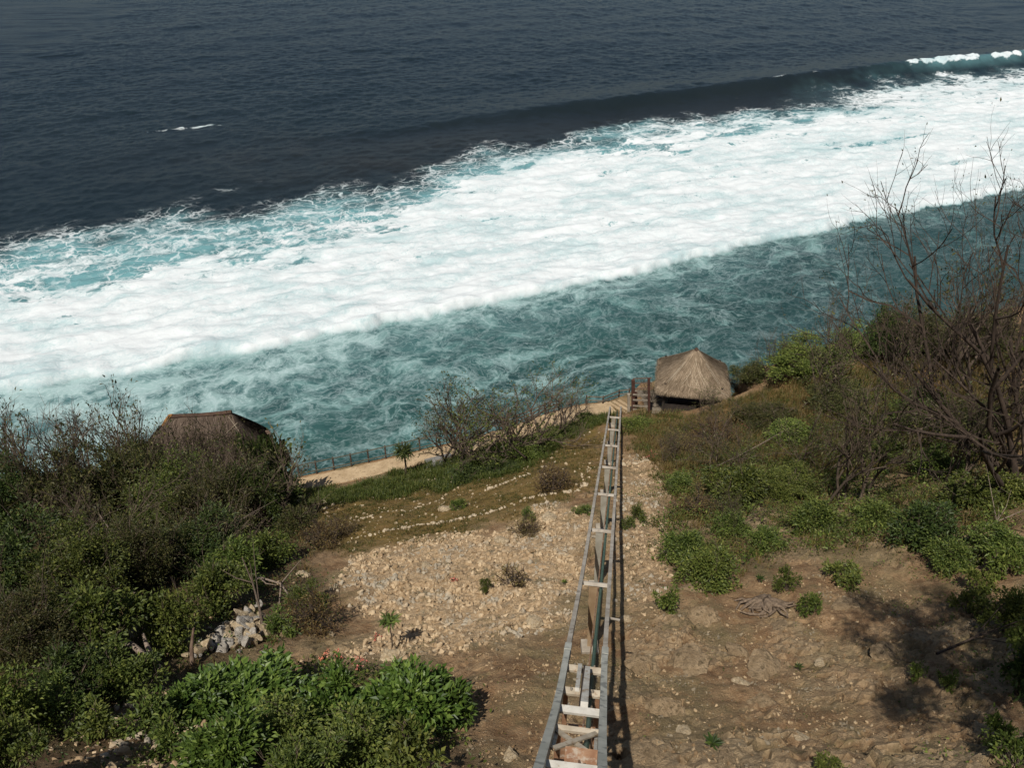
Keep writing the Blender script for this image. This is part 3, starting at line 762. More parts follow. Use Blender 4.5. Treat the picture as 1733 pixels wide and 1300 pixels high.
# gate and boarded deck between the track and the thatched pavilion
b = MB(); dk = [PY(1058, 700, 52.2), PY(1108, 700, 52.2)]
zt = float(ground(10.3, 53.0)) + .10
for i in range(7):
    y = 52.2 + i * .55
    b.bar([9.5, y, zt + .03 * i], [11.9, y, zt + .03 * i], .5, .09)
o = tag(b.build('deck', M['wood_dim']), 'grey plank deck beside the thatched pavilion, behind the gate', 'deck')
ga = PY(1069, 697, 52.0); gb = PY(1100, 703, 52.0); gz = min(ga[2], gb[2]) - .1
g = empty('gate', (ga[0], ga[1], gz)); tag(g, 'slatted brown wooden gate with a tall dark red post, left of the thatched pavilion', 'gate')
iv = Matrix.Translation(-Vector(g.location))
def gp(bx, name, mat):
    o = bx.build(name, mat, g); o.matrix_parent_inverse = iv
def gpt(px, py, Y=52.0): return PY(px, py, Y)
b = MB(); b.bar(gpt(1071.5, 700), gpt(1071.5, 643), .24, .2, up=(0, 1, 0)); gp(b, 'gate_post', M['wood_red'])
b = MB(); b.bar(gpt(1064, 702, 51.9), gpt(1064, 667, 51.9), .18, .2, up=(0, 1, 0)); gp(b, 'gate_post', M['concrete'])
b = MB(); b.bar(gpt(1098, 706), gpt(1098, 640), .18, .18, up=(0, 1, 0)); gp(b, 'gate_post', M['wood_red'])
for y in (640, 648, 657):
    b = MB(); b.bar(gpt(1071, y + 1, 52.1), gpt(1103, y, 52.1), .05, .07); gp(b, 'rail', M['wood'])
for y in (668, 677, 687, 693):
    b = MB(); b.bar(gpt(1071, y, 51.86), gpt(1096, y + 1, 51.86), .05, .12); gp(b, 'slat', M['wood_grey'])
b = MB(); b.bar(gpt(1076, 698, 52.2), gpt(1076, 664, 52.2), .22, .12, up=(0, 1, 0)); gp(b, 'panel_post', M['wood_red'])

# ------------------------------------------------------------------ thatched roofs
def thatch_mat(name, a, b_, c_):
    m = Mat(name)
    g = m.n('ShaderNodeNewGeometry').outputs['Random Per Island']; co = m.coord('Object')
    n = m.noise(co, 1.1, 5, .65); n2 = m.noise(co, 14, 4, .7)
    c = m.mix(m.map(n, .35, .65), a, b_); c = m.mix(m.map(g, .6, 1), c, c_); c = m.mix(m.math('MULTIPLY', m.map(n2, .5, .7), .45), c, a)
    hs = m.n('ShaderNodeHueSaturation'); m.put(hs.inputs['Color'], c); m.put(hs.inputs['Value'], m.map(g, 0, 1, .72, 1.2, False))
    return m.fin(hs.outputs[0], .95, m.bump(n2, .7, .03), .1)
M['thatch'] = thatch_mat('thatch', (.165, .12, .078), (.265, .2, .135), (.34, .265, .185))
M['thatch_old'] = thatch_mat('thatch_old', (.075, .054, .040), (.125, .093, .07), (.18, .138, .106))
M['ridge_moss'] = noise_mat('ridge_moss', (.05, .03, .022), (.10, .06, .04), 5, (1, 1, 1), .95, .8)
M['dark'] = noise_mat('dark_wood', (.03, .024, .02), (.055, .042, .034), 4, (1, 1, 1), .8, .3)
def hip_roof(name, a, bb, r, h, mat, parent, n_str, sl=.55, power=1.1, seed=0, pn=7.0, left=1.0):
    rg = np.random.default_rng(seed)
    def mval(x, y):
        u = np.maximum(np.abs(x) - r, 0) / (a - r); v = np.abs(y) / bb
        return (u ** pn + v ** pn) ** (1 / pn)
    def zf(x, y):
        mm = mval(x, y); return h * (1 - np.clip(mm, 0, 1.08)) ** power * np.sign(1) if False else h * np.sign(1 - mm) * np.abs(1 - mm) ** power
    n = 56; b = MB()
    th = np.linspace(0, 2 * np.pi, n * 2, endpoint=False)
    rings = np.linspace(0, 1.0, 18)
    # rings that run from the ridge down to the eaves
    def ringpt(t, ang):
        dx, dy = np.cos(ang), np.sin(ang)
        k = 1 / (np.abs(dx / 1.0) ** pn + np.abs(dy) ** pn) ** (1 / pn)
        ux, uy = dx * k, dy * k
        return np.stack([np.sign(ux) * np.minimum(np.abs(ux) * 1.6, 1) * r + ux * t * (a - r) * np.where(ux < 0, left, 1.0), uy * t * bb], -1)
    V = []
    for t in rings:
        xy = ringpt(t, th); z = h * (1 - t) ** power + .03 * rg.normal(size=len(th)) * (t > .05) - (.02 if t == 1 else 0)
        V.append(np.column_stack([xy, z]))
    xy = ringpt(1.015, th); V.append(np.column_stack([xy, -.16 + .035 * rg.normal(size=len(th))]))
    xy = ringpt(.98, th); V.append(np.column_stack([xy, -.22 + .02 * rg.normal(size=len(th))]))
    for t in (.6, .02):
        xy = ringpt(t, th); V.append(np.column_stack([xy, h * (1 - t) ** power - .22 + 0 * th]))
    nr = len(V); N = len(th); q = []
    for i in range(nr - 1):
        for k in range(N):
            k2 = (k + 1) % N; q.append((i * N + k, (i + 1) * N + k, (i + 1) * N + k2, i * N + k2))
    b.add(np.concatenate(V), q)
    # loose strands lying down the slope
    ang = rg.random(n_str) * 2 * np.pi; t0 = rg.random(n_str) ** .6 * .98; L = sl * (.6 + .8 * rg.random(n_str)) / max(bb, 1)
    jit = rg.normal(size=n_str) * .06
    p = ringpt(t0, ang); q2 = ringpt(np.minimum(t0 + L, 1.09), ang + jit)
    tt = np.minimum(t0 + L, 1.09)
    z0 = h * (1 - t0) ** power + .012; z1 = h * np.maximum(1 - tt, 0) ** power + .05 + .05 * rg.random(n_str) - np.maximum(tt - 1, 0) * 4
    A = np.column_stack([p, z0]); B = np.column_stack([q2, z1]); d = B - A
    s = np.column_stack([-d[:, 1], d[:, 0], np.zeros(n_str)]); s /= np.linalg.norm(s, axis=1)[:, None] + 1e-9; s *= (.012 + .02 * rg.random(n_str))[:, None]
    V = np.stack([A - s, A + s, B], 1).reshape(-1, 3); b.add(V, None, np.arange(n_str * 3).reshape(-1, 3))
    nf = 2600; ang = rg.random(nf) * 2 * np.pi; ta = .93 + .07 * rg.random(nf); tb = 1.0 + .07 * rg.random(nf)
    A = np.column_stack([ringpt(ta, ang), h * (1 - ta) ** power + .02]); B = np.column_stack([ringpt(tb, ang + rg.normal(size=nf) * .03), -.10 - .34 * rg.random(nf) ** 1.6]); d = B - A
    s = np.column_stack([-d[:, 1], d[:, 0], np.zeros(nf)]); s /= np.linalg.norm(s, axis=1)[:, None] + 1e-9; s *= (.015 + .025 * rg.random(nf))[:, None]
    b.add(np.stack([A - s, A + s, B], 1).reshape(-1, 3), None, np.arange(nf * 3).reshape(-1, 3))
    return b.build(name, mat, parent), zf, ringpt
# pavilion
pav = empty('thatched_pavilion', tuple(GZ), R_(-9)); tag(pav, 'small square open pavilion with a pointed straw thatch roof on the cliff edge', 'pavilion')
b = MB(); b.bar([-2.3, 0, .06], [2.3, 0, .06], 4.4, .16); b.build('floor', M['wood_dim'], pav)
for sx in (-1, 1):
    for sy in (-1, 1):
        b = MB(); b.tube([[sx * 2.05, sy * 1.95, .05], [sx * 2.05, sy * 1.95, 2.75]], [.11, .095], 8); b.build('post', M['dark'], pav)
b = MB(); b.bar([-2.05, 2.0, .6], [2.05, 2.0, .6], .06, .95); b.build('back_wall', M['dark'], pav)
b = MB(); b.bar([-2.05, -1.95, .5], [.35, -1.95, .5], .06, .8); b.build('front_wall', M['dark'], pav)
b = MB(); b.bar([2.05, -1.9, .5], [2.05, 1.9, .5], .06, .8); b.build('side_wall', M['dark'], pav)
for sy in (-1, 1):
    b = MB(); b.bar([-2.3, sy * 1.95, 2.5], [2.3, sy * 1.95, 2.5], .12, .14); b.build('roof_beam', M['dark'], pav)
b = MB(); b.bar([-1.7, .2, .42], [1.7, .2, .42], 2.4, .34); b.build('day_bed', M['dark'], pav)
rf, _, rpt = hip_roof('roof', 2.62, 2.5, .0, 2.45, M['thatch'], pav, 9000, .55, 1.12, 3, 11)
rf.location = (0, 0, 2.30)
b = MB(); b.tube([[0, 0, 2.3], [0, 0, 2.45], [0, 0, 2.53]], [.17, .13, .04], 8); b.build('roof_cap', M['ridge_moss'], rf)
M['bamboo'] = noise_mat('pale_bamboo', (.36, .29, .2), (.46, .38, .27), 6, (1, 1, 1), .6, .1)
lb = MB()
def rs(u, t): return np.array([u * 2.62 * t, -2.5 * t, 2.45 * (1 - t) ** 1.12 + .06])
for (u0, t0), (u1, t1) in [((0.03, .22), (.40, .80)), ((.03, .22), (-.32, .62)), ((-.32, .45), (.12, .80)), ((.36, .48), (.02, .62)), ((.30, .5), (.52, .78)), ((.45, .62), (.30, .84)), ((-.20, .5), (-.42, .8)), ((-.1, .66), (-.02, .82)), ((-.36, .60), (-.18, .82)), ((-.02, .55), (.2, .82)), ((.2, .60), (.05, .8)), ((.10, .3), (-.12, .62)), ((-.2, .83), (.75, .88)), ((.75, .88), (.95, .97)), ((-.95, .45), (-.93, .78))]:
    pts = [rs(u0 + (u1 - u0) * k, t0 + (t1 - t0) * k) for k in np.linspace(0, 1, 5)]; lb.tube(pts, .014, 5)
lb.build('bamboo_lattice', M['bamboo'], rf)
for s, us in ((-1, (.99, .93, .86)), (1, (.99, .92))):             # battens along the hips
    for u in us:
        hb = MB(); hb.tube([rs(s * u, t) for t in np.linspace(.3, .72, 6)], .011, 5); hb.build('hip_batten', M['bamboo'], rf)
# house at the left
hs = empty('thatched_house', tuple(HS), R_(6)); tag(hs, 'larger thatched house with a dark brown hipped roof, half hidden behind the left thicket', 'house')
b = MB()
for sgn in (-1, 1):
    b.bar([-3.3, sgn * 2.2, 1.3], [3.3, sgn * 2.2, 1.3], .18, 2.7); b.bar([sgn * 3.3, -2.1, 1.3], [sgn * 3.3, 2.1, 1.3], .18, 2.7)
b.build('wall', M['wood'], hs)
b = MB(); b.bar([-.5, -2.31, 1.05], [.5, -2.31, 1.05], .05, 2.1); b.build('door', M['dark'], hs)
for x in (-2.1, 2.1):
    b = MB(); b.bar([x - .5, -2.31, 1.45], [x + .5, -2.31, 1.45], .05, 1.0); b.build('window', M['dark'], hs)
rf2, _, rpt2 = hip_roof('roof', 3.75, 3.2, 2.05, 3.7, M['thatch_old'], hs, 11000, .6, .95, 8, 8, 1.75)
rf2.location = (-.6, 0, 2.3)
b = MB(); b.tube([[-2.2, 0, 3.66], [-1.2, 0, 3.63], [0, 0, 3.61], [1.2, 0, 3.65], [2.1, 0, 3.72]], .16, 7); b.build('ridge', M['ridge_moss'], rf2)
M['orange'] = noise_mat('orange_tile', (.22, .10, .035), (.33, .18, .06), 6, (1, 1, 1), .8, .5)
b = MB(); b.tube([[-2.7, -.05, 2.95], [-2.35, -.05, 3.4], [-2.1, -.05, 3.75], [-1.9, -.05, 3.85]], [.15, .17, .14, .05], 7); b.build('ridge_finial', M['orange'], rf2)
lb = MB()
for a_, c_ in [((1.9, -.3), (2.6, -1.0)), ((2.5, -.6), (1.2, -1.4))]:
    f2 = lambda x, y: 3.75 * (1 - max(max(abs(x) - 2.3, 0) / 2.0, abs(y) / 3.3)) ** .95 + .1
    lb.tube([[a_[0], a_[1], f2(*a_)], [c_[0], c_[1], f2(*c_)]], .014, 5)
lb.build('bamboo_batten', M['bamboo'], rf2)

# ------------------------------------------------------------------ stones
def ico(sub):
    import bmesh
    bm = bmesh.new(); bmesh.ops.create_icosphere(bm, subdivisions=sub, radius=1.0)
    V = np.array([v.co[:] for v in bm.verts]); F = np.array([[v.index for v in f.verts] for f in bm.faces]); bm.free()
    return V, F
I1 = ico(2); I0 = ico(1); I2 = ico(4)
def rock_shape(seed, base, rough=.35, flat=.7, chops=7, dmin=.55):
    V, F = base; r = np.random.default_rng(seed); V = V.copy()
    for k in range(chops):                                        # chop flat facets
        n = r.normal(size=3); n /= np.linalg.norm(n); d = dmin + .3 * r.random()
        h = V @ n - d; V = V - np.maximum(h, 0)[:, None] * n * .92
    V *= (1 + rough * .35 * perlin(V[:, 0] * 1.7 + seed, V[:, 1] * 1.7 + V[:, 2] * 1.3, seed)[:, None])
    V *= np.array([1 + .3 * r.random(), .8 + .3 * r.random(), flat]) ; return V, F
def rot_rand(n, r):
    q = r.normal(size=(n, 4)); q /= np.linalg.norm(q, axis=1)[:, None]; w_, x, y, z = q.T
    return np.stack([np.stack([1 - 2 * (y * y + z * z), 2 * (x * y - z * w_), 2 * (x * z + y * w_)], -1), np.stack([2 * (x * y + z * w_), 1 - 2 * (x * x + z * z), 2 * (y * z - x * w_)], -1), np.stack([2 * (x * z - y * w_), 2 * (y * z + x * w_), 1 - 2 * (x * x + y * y)], -1)], 1)
def rocks(name, P, sz, mat, seed=0):
    """many small stones in one mesh"""
    r = np.random.default_rng(seed); n = len(P); vs = [rock_shape(100 + k, I1, .8, .75, 9, .42) for k in range(6)]
    pick = r.integers(0, 6, n); Rm = rot_rand(n, r); VV = np.zeros((n, 42, 3))
    for k in range(6):
        s = pick == k
        if s.any(): VV[s] = np.einsum('nij,vj->nvi', Rm[s], vs[k][0])
    VV = VV * sz[:, None, None] + P[:, None, :]
    F = (vs[0][1][None] + (np.arange(n) * 42)[:, None, None]).reshape(-1, 3)
    return mesh_np(name, VV.reshape(-1, 3), F, mat)
m = Mat('rubble')
g = m.n('ShaderNodeNewGeometry').outputs['Random Per Island']; co = m.coord('Object')
c = m.mix(g, (.30, .205, .115), (.52, .395, .25)); c = m.mix(m.map(m.noise(co, .5, 4, .6), .5, .62), c, (.35, .3, .225)); c = m.mix(m.map(m.noise(co, 12, 4, .7), .55, .75), c, (.2, .14, .08))
M['rubble'] = m.fin(c, .95, m.bump(m.noise(co, 20, 4, .7), .7, .02), .1)
m = Mat('gravel')
g = m.n('ShaderNodeNewGeometry').outputs['Random Per Island']; co = m.coord('Object')
c = m.mix(m.math('POWER', g, 2.2), (.17, .108, .056), (.46, .34, .205)); c = m.mix(m.map(m.noise(co, .7, 4, .6), .52, .62), c, (.22, .18, .125))
M['gravel'] = m.fin(c, .95, m.bump(m.noise(co, 20, 4, .7), .7, .02), .1)
m = Mat('edging')
g = m.n('ShaderNodeNewGeometry').outputs['Random Per Island']; co = m.coord('Object')
c = m.mix(g, (.29, .215, .125), (.48, .39, .27)); c = m.mix(m.map(m.noise(co, 9, 4, .7), .55, .75), c, (.3, .22, .13))
M['edging'] = m.fin(c, .95, m.bump(m.noise(co, 20, 4, .7), .7, .02), .1)

def scatter(n, poly, wob=.8, soft=.5, seed=0, extra=None):
    r = np.random.default_rng(seed); p = np.asarray(poly)[:, :2]; lo, hi = p.min(0) - 1.5, p.max(0) + 1.5
    x = lo[0] + (hi[0] - lo[0]) * r.random(n * 3); y = lo[1] + (hi[1] - lo[1]) * r.random(n * 3)
    d = sstep(-soft, soft, polydist(x, y, poly) + wob * fbm(x * .45, y * .45, 31, 4))
    if extra is not None: d = d * extra(x, y)
    k = r.random(n * 3) < d; x, y = x[k][:n], y[k][:n]
    ok = (y < edge_y(x) - .3) & (linedist(x, y, PATH)[0] > 1.0) & (np.maximum(np.abs(x - GZ[0]) - 2.8, np.abs(y - GZ[1]) - 2.8) > 0)
    x, y = x[ok], y[ok]
    return np.column_stack([x, y, ground(x, y)]), r
def psize(r, n, lo, hi, k=2.2): return lo + (hi - lo) * r.random(n) ** k / 1.0
P, r = scatter(19000, Z_RUB, seed=1, extra=lambda x, y: .35 + .65 * sstep(-.3, .3, fbm(x * .5, y * .5, 71, 3))); sz = psize(r, len(P), .012, .15, 9); P[:, 2] += sz * .25
tag(rocks('rubble', P, sz, M['rubble'], 2), kind='stuff')
P, r = scatter(3000, Z_RUB2, seed=3); sz = psize(r, len(P), .018, .13, 5); P[:, 2] += sz * .25
tag(rocks('rubble', P, sz, M['rubble'], 4), kind='stuff')
ZALL = zone([(640, 1100), (900, 1050), (1060, 1050), (1350, 960), (1733, 1000), (1725, 1295), (700, 1295)])
P, r = scatter(15000, ZALL, seed=5, extra=lambda x, y: .25 + .75 * sstep(-.2, .35, fbm(x * .6, y * .6, 72, 3))); sz = psize(r, len(P), .010, .07, 5); P[:, 2] += sz * .2
tag(rocks('loose_stones', P, sz, M['gravel'], 6), kind='stuff')
P, r = scatter(700, Z_OLV, seed=7); sz = psize(r, len(P), .025, .13, 5); P[:, 2] += sz * .2
tag(rocks('loose_stones', P, sz, M['edging'], 8), kind='stuff')
P, r = scatter(1100, zone([(100, 1150), (250, 1180), (480, 1120), (560, 1140), (480, 1200), (330, 1295), (100, 1295)]), seed=19); sz = psize(r, len(P), .025, .17, 4); P[:, 2] += sz * .2
tag(rocks('loose_stones', P, sz, M['rubble'], 20), kind='stuff')
P, r = scatter(900, Z_LEFT, seed=9); sz = psize(r, len(P), .02, .14, 4); P[:, 2] += sz * .2
tag(rocks('loose_stones', P, sz, M['rubble'], 10), kind='stuff')

RK = {}
def stone_row(pts, grp, label, sz=.12, step=.17, seed=0, gap=.15, spread=.08):
    L = zone(pts); r = np.random.default_rng(seed); tot = np.linalg.norm(np.diff(L[:, :2], axis=0), axis=1).sum()
    s = np.arange(0, tot, step * .85); s = s[r.random(len(s)) > gap]
    Q, _ = along(np.column_stack([L[:, :2], np.zeros(len(L))]), s * 1.0)
    Q = Q + np.column_stack([r.normal(size=(len(s), 2)) * spread, np.zeros(len(s))]); z = sz * .62 * (.4 + 1.1 * r.random(len(s)) ** 1.5)
    Q[:, 2] = ground(Q[:, 0], Q[:, 1]) + z * .35
    for k in range(len(Q)):
        key = ('row', k % 7)
        if key not in RK: Vr, Fr = rock_shape(120 + k % 7, I1, .8, .75); o = mesh_np('edging_stone', Vr, Fr, M['edging']); RK[key] = o
        else: o = RK[key].copy(); link(o)
        o.location = tuple(Q[k]); s = float(z[k]); o.scale = (s * 1.15, s, s * .9); o.rotation_euler = (random.random() * .6, random.random() * .6, random.random() * 6.28)
        tag(o, 'one of the ' + label, 'stone', grp)
stone_row([(567, 897), (600, 883), (654, 866), (692, 866), (731, 852), (757, 843)], 'middle terrace stones', 'pale stones in the middle terrace row, left of the cream boulder', .11, .2, 1, .3)
stone_row([(600, 912), (654, 899), (738, 886), (786, 878), (848, 862), (906, 842), (938, 836), (980, 830), (992, 818)], 'long terrace stones', 'pale stones in the longest terrace row, just above the rubble', .14, .15, 2, .1)
stone_row([(822, 831), (848, 821), (872, 810), (898, 803)], 'hedge row stones', 'whitish stones in the short dense row below the hedge', .15, .13, 3, .02, .05)
stone_row([(547, 862), (570, 853), (602, 843)], 'thicket row stones', 'pale stones in the short row beside the left thicket', .13, .17, 4, .1)
stone_row([(725, 812), (783, 804)], 'palm row stones', 'pale stones in the faint row below the little palm', .1, .2, 5, .2)
stone_row([(1055, 788), (1078, 784), (1104, 776)], 'trackside stones', 'pale stones in the broken row right of the track', .17, .18, 6, .15, .12)
stone_row([(1158, 806), (1180, 802), (1200, 808)], 'weed row stones', 'grey white stones among weeds on the right slope', .14, .16, 7, .1, .15)
stone_row([(514, 829), (560, 820), (620, 808), (690, 793)], 'kerb stones', 'small pale kerb stones along the sandy path', .09, .13, 8, .05, .03)
stone_row([(985, 812), (992, 800), (1000, 790)], 'grass cluster stones', 'pale stones clustered left of the track in grass', .085, .16, 9, .1, .12)

def boulder(kind, seed, px, py, wpx, label, cat='rock', flat=.6, sink=.35, group=None, mat=None, mk=1.0):
    p = at(px, py); s = wpx / F_ * depth(p) / 2
    key = (kind, seed, flat)
    if key not in RK:
        V, F = rock_shape(seed, I2, .45, flat)
        rr = fbm(V[:, 0] * 3 + seed, V[:, 1] * 3 + V[:, 2] * 3, seed + 3, 4); V = V * (1 + .11 * rr[:, None])
        o = mesh_np(kind, V, F, mat, smooth=False); RK[key] = o
    else:
        o = RK[key].copy(); link(o)
    o.location = (p[0], p[1], p[2] + s * flat * (1 - 2 * sink) * .6); o.scale = (s, s * mk, s)
    o.rotation_euler = (random.uniform(-.15, .15) + .25, random.uniform(-.15, .15), random.uniform(0, 6.28))
    tag(o, label, cat, group); return o
BL = 'separate boulders on the slope'
for i, (px, py, wd, lb_, mt) in enumerate([
    (754, 864, 22, 'rounded cream boulder alone on the grassy terrace below the hedge', 'stone'),
    (696, 918, 13, 'small square white stone on the olive grass above the rubble', 'stone'),
    (1061, 1052, 20, 'tan stone close against the right side of the rail shadow', 'stone'),
    (1120, 748, 12, 'small cream boulder in dry grass below the pavilion', 'stone'),
    (1126, 938, 16, 'pale grey rock right of the track beside the low shrubs', 'stone'),
    (905, 1056, 30, 'long tan and orange rock lying in the bare soil left of the track', 'stone'),
    (560, 1075, 14, 'pale pointed stone by the red flowers', 'stone'),
    (512, 975, 22, 'flat whitish rock at the foot of the left thicket', 'stone_grey'),
    (1256, 1158, 30, 'upright pale stone between two flat slabs in the lower right', 'stone'),
    (865, 1285, 34, 'half buried tan stone at the bottom edge left of the track', 'stone'),
    (1355, 1252, 26, 'yellowish rock lying alone in the lower right soil', 'stone'),
    (1388, 1125, 20, 'grey lump of rock right of the flat slabs', 'stone_grey'),
    (1215, 960, 14, 'pinkish round stone below the two low shrubs', 'stone'),
    (720, 960, 20, 'grey broken rock at the upper left edge of the rubble patch', 'stone_grey'),
    (850, 915, 22, 'pale jagged rock at the top of the rubble patch', 'stone'),
    (665, 1115, 40, 'large smooth tan rock above the broad leaved bush', 'stone'),
    (1155, 1240, 24, 'cream stone in the soil at the bottom, right of the rail shadow', 'stone'),
    (930, 880, 30, 'white limestone lump beside the left rail at the rubble top', 'stone')]):
    boulder('boulder', 20 + i % 6, px, py, wd, lb_, flat=.6, sink=.42, group=BL, mat=M[mt])
SLB = 'flat limestone slabs in the lower right'
for i, (px, py, wd, lb_) in enumerate([
    (1090, 1130, 62, 'tawny slab of rock touching the rail shadow'), (1170, 1132, 115, 'widest flat brown limestone slab, left of the upright pale stone'),
    (1300, 1140, 95, 'slanting limestone slab with a dark crevice along its lower edge'), (1185, 1052, 70, 'mossy slab between the bright shrub and the root stump'),
    (1120, 1210, 72, 'lower tawny slab beside the rail shadow'), (1250, 1110, 50, 'light yellowish slab above the upright pale stone'),
    (1320, 1062, 45, 'grey flat slab just below the root stump'), (1100, 1290, 70, 'grey brown slab cut by the bottom edge right of the rail shadow'),
    (1430, 1030, 60, 'low mossy slab to the right of the root stump'), (1290, 1195, 50, 'small sunk slab under the slanting slab'),
    (1500, 1110, 70, 'half shaded slab at the edge of the tree shadow'), (1230, 1290, 60, 'crumbled slab at the bottom edge of the lower right soil'),
    (1170, 1000, 46, 'tan slab under the bright shrub beside the track')]):
    boulder('slab', 40 + i % 5, px, py, wd, lb_, 'rock', .24, .62, SLB, M['slab'], .8)
HP = 'stones of the pale rubble heap'
r = np.random.default_rng(9); cnt = 0
hp = zone([(292, 1105), (330, 1100), (390, 1060), (440, 1025), (452, 1075), (425, 1100), (370, 1112), (320, 1120)])
lo, hi = hp[:, :2].min(0), hp[:, :2].max(0)
while cnt < 90:
    x, y = lo + (hi - lo) * r.random(2)
    if polydist(np.array([x]), np.array([y]), hp)[0] < 0: continue
    s = .11 + .24 * r.random() ** 1.6; seed = 60 + cnt % 5; key = ('h', seed)
    if key not in RK: V, F = rock_shape(seed, I2, .45, .75, 13, .36); o = mesh_np('stone', V, F, M['stone_grey' if cnt % 2 else 'stone']); RK[key] = o
    else: o = RK[key].copy(); link(o)
    o.location = (x, y, float(ground(x, y)) + s * .3 + .22 * r.random()); o.scale = (s * 1.25, s, s); o.rotation_euler = tuple(r.random(3) * 6.28)
    tag(o, 'pale angular stone in the loose heap below the dead branch, left side', 'stone', HP); cnt += 1
# ------------------------------------------------------------------ foliage
def leaf_arr(C, D, L, Wd, r, droop=.25):
    n = len(C); D = D / (np.linalg.norm(D, axis=1)[:, None] + 1e-9)
    N = r.normal(size=(n, 3)) * .6 + [0, -.1, .9]; Sd = np.cross(D, N); Sd /= np.linalg.norm(Sd, axis=1)[:, None] + 1e-9
    Up = np.cross(Sd, D)
    L = np.broadcast_to(L, (n,))[:, None]; Wd = np.broadcast_to(Wd, (n,))[:, None]
    a = C; b = C + D * L * .45 + Sd * Wd * .5 + Up * L * .06; t = C + D * L - Up * L * droop; d = C + D * L * .45 - Sd * Wd * .5 + Up * L * .06
    return np.stack([a, b, t, d], 1).reshape(-1, 3), np.arange(n * 4).reshape(-1, 4)

def blades(name, P, hgt, wd, mat, seed, lean=.5):
    """grass tufts: bent pointed blades in one mesh"""
    r = np.random.default_rng(seed); n = len(P); th = r.random(n) * 6.28
    d = np.column_stack([np.cos(th), np.sin(th), 0 * th]); s = np.column_stack([-np.sin(th), np.cos(th), 0 * th]) * (wd * (.6 + .8 * r.random(n)))[:, None]
    h = (hgt * (.5 + r.random(n)))[:, None]; ln = h * lean * r.random(n)[:, None]
    m_ = P + d * ln * .35 + [0, 0, 1] * h * .6; t = P + d * ln * 1.1 + [0, 0, 1] * h
    V = np.stack([P - s, P + s, m_ - s * .7, m_ + s * .7, t], 1).reshape(-1, 3); k = np.arange(n)[:, None] * 5
    return mesh_np(name, V, [k + np.array([[0, 1, 3, 2]]), k + np.array([[2, 3, 4]])], mat)

def bush_mesh(r, wid, hgt, nclump, nleaf, ll, lw, spread=.22, twigs=8, droop=.25, flatb=.15):
    """clump positions through an uneven dome, leaves round each clump, stems that carry them"""
    Rr = wid / 2; C = []
    ph = r.random() * 6
    while len(C) < nclump:
        u = r.normal(size=3); u /= np.linalg.norm(u); u[2] = abs(u[2]) * 1.1 - flatb
        az = math.atan2(u[1], u[0]); k = (.5 + .5 * r.random() ** .5) * (.80 + .20 * math.sin(az * 3 + ph) + .14 * math.sin(az * 5 - ph * 2) + .12 * r.normal())
        C.append([u[0] * Rr * k, u[1] * Rr * k, max(.06 * hgt, (.34 + .62 * u[2] * k) * hgt)])
    C = np.array(C); cs = Rr * spread * (.55 + .9 * r.random(nclump))
    idx = r.integers(0, nclump, nleaf); off_ = r.normal(size=(nleaf, 3)) * .55; off_[:, 2] *= .75
    P = C[idx] + off_ * cs[idx][:, None]; P[:, 2] = np.abs(P[:, 2])
    D = off_ + .5 * (P - [0, 0, hgt * .3]) / max(Rr, .1) + r.normal(size=(nleaf, 3)) * .5 + [0, 0, .25]
    s = ll * (.6 + .8 * r.random(nleaf))
    LV, LF = leaf_arr(P, D, s, s * lw, r, droop)
    b = MB()
    for c in C:
        q = np.array([r.normal() * Rr * .08, r.normal() * Rr * .08, 0]); mid = q + (c - q) * .5 + r.normal(size=3) * Rr * .12
        b.tube([q, mid, c], [.012 * hgt + .006, .008 * hgt + .004, .004], 4)
    for _ in range(twigs):
        c = C[r.integers(0, nclump)]; o_ = c + (r.normal(size=3) * [.25, .25, .12] + [0, 0, .3 + .25 * r.random()]) * Rr * .8
        b.tube([c * [.6, .6, .5], c, (c + o_) / 2 + r.normal(size=3) * .04, o_], [.018, .012, .008, .004], 4)
        for _k in range(2):
            e_ = (c + o_) / 2 + (o_ - c) * .3 + r.normal(size=3) * Rr * .14 + [0, 0, Rr * .12]; b.tube([(c + o_) / 2, e_], [.007, .003], 3)
    return (LV, LF), b
BUSH = {}
KIND = {  # leaf material, leaf length, leaf width ratio, bark, twigs, leaves factor
    'dark': ('leaf_dark', .125, .5, 'bark', 14, 1.0), 'mid': ('leaf_mid', .11, .5, 'bark', 14, 1.0), 'bright': ('leaf_bright', .11, .55, 'bark', 3, .9),
    'olive': ('leaf_olive', .10, .45, 'bark', 30, 1.05), 'broad': ('leaf_broad', .17, .52, 'bark', 0, 1.1), 'dry': ('leaf_dry', .09, .4, 'bark_dark', 60, .35), 'round': ('leaf_dark', .20, .8, 'bark_dark', 2, .8)}
SIZES = {'S': (1.0, .8, 16, 900), 'M': (2.2, 1.7, 40, 4200), 'L': (4.4, 3.6, 115, 13000)}
def bush_proto(kind, size, var):
    key = (kind, size, var)
    if key in BUSH: return BUSH[key]
    lm, ll, lw, bk_, tw, lf = KIND[kind]; wd, hg, nc, nl = SIZES[size]
    r = np.random.default_rng(sum(map(ord, kind)) * 7 + ord(size) + var * 101)
    sc = {'S': .8, 'M': 1.0, 'L': 1.05}[size]
    (LV, LF), st = bush_mesh(r, wd, hg, nc, int(nl * lf), ll * sc, lw, .24 if size != 'L' else .155, int(tw * {'S': .35, 'M': 1, 'L': 2.2}[size]), flatb=.2)
    e = empty('shrub'); col.objects.unlink(e)
    s = st.build('stems', M[bk_], e); f = mesh_np('foliage', LV, LF, M[lm], e); col.objects.unlink(s); col.objects.unlink(f)
    BUSH[key] = e; return e
GRP_USED = {}
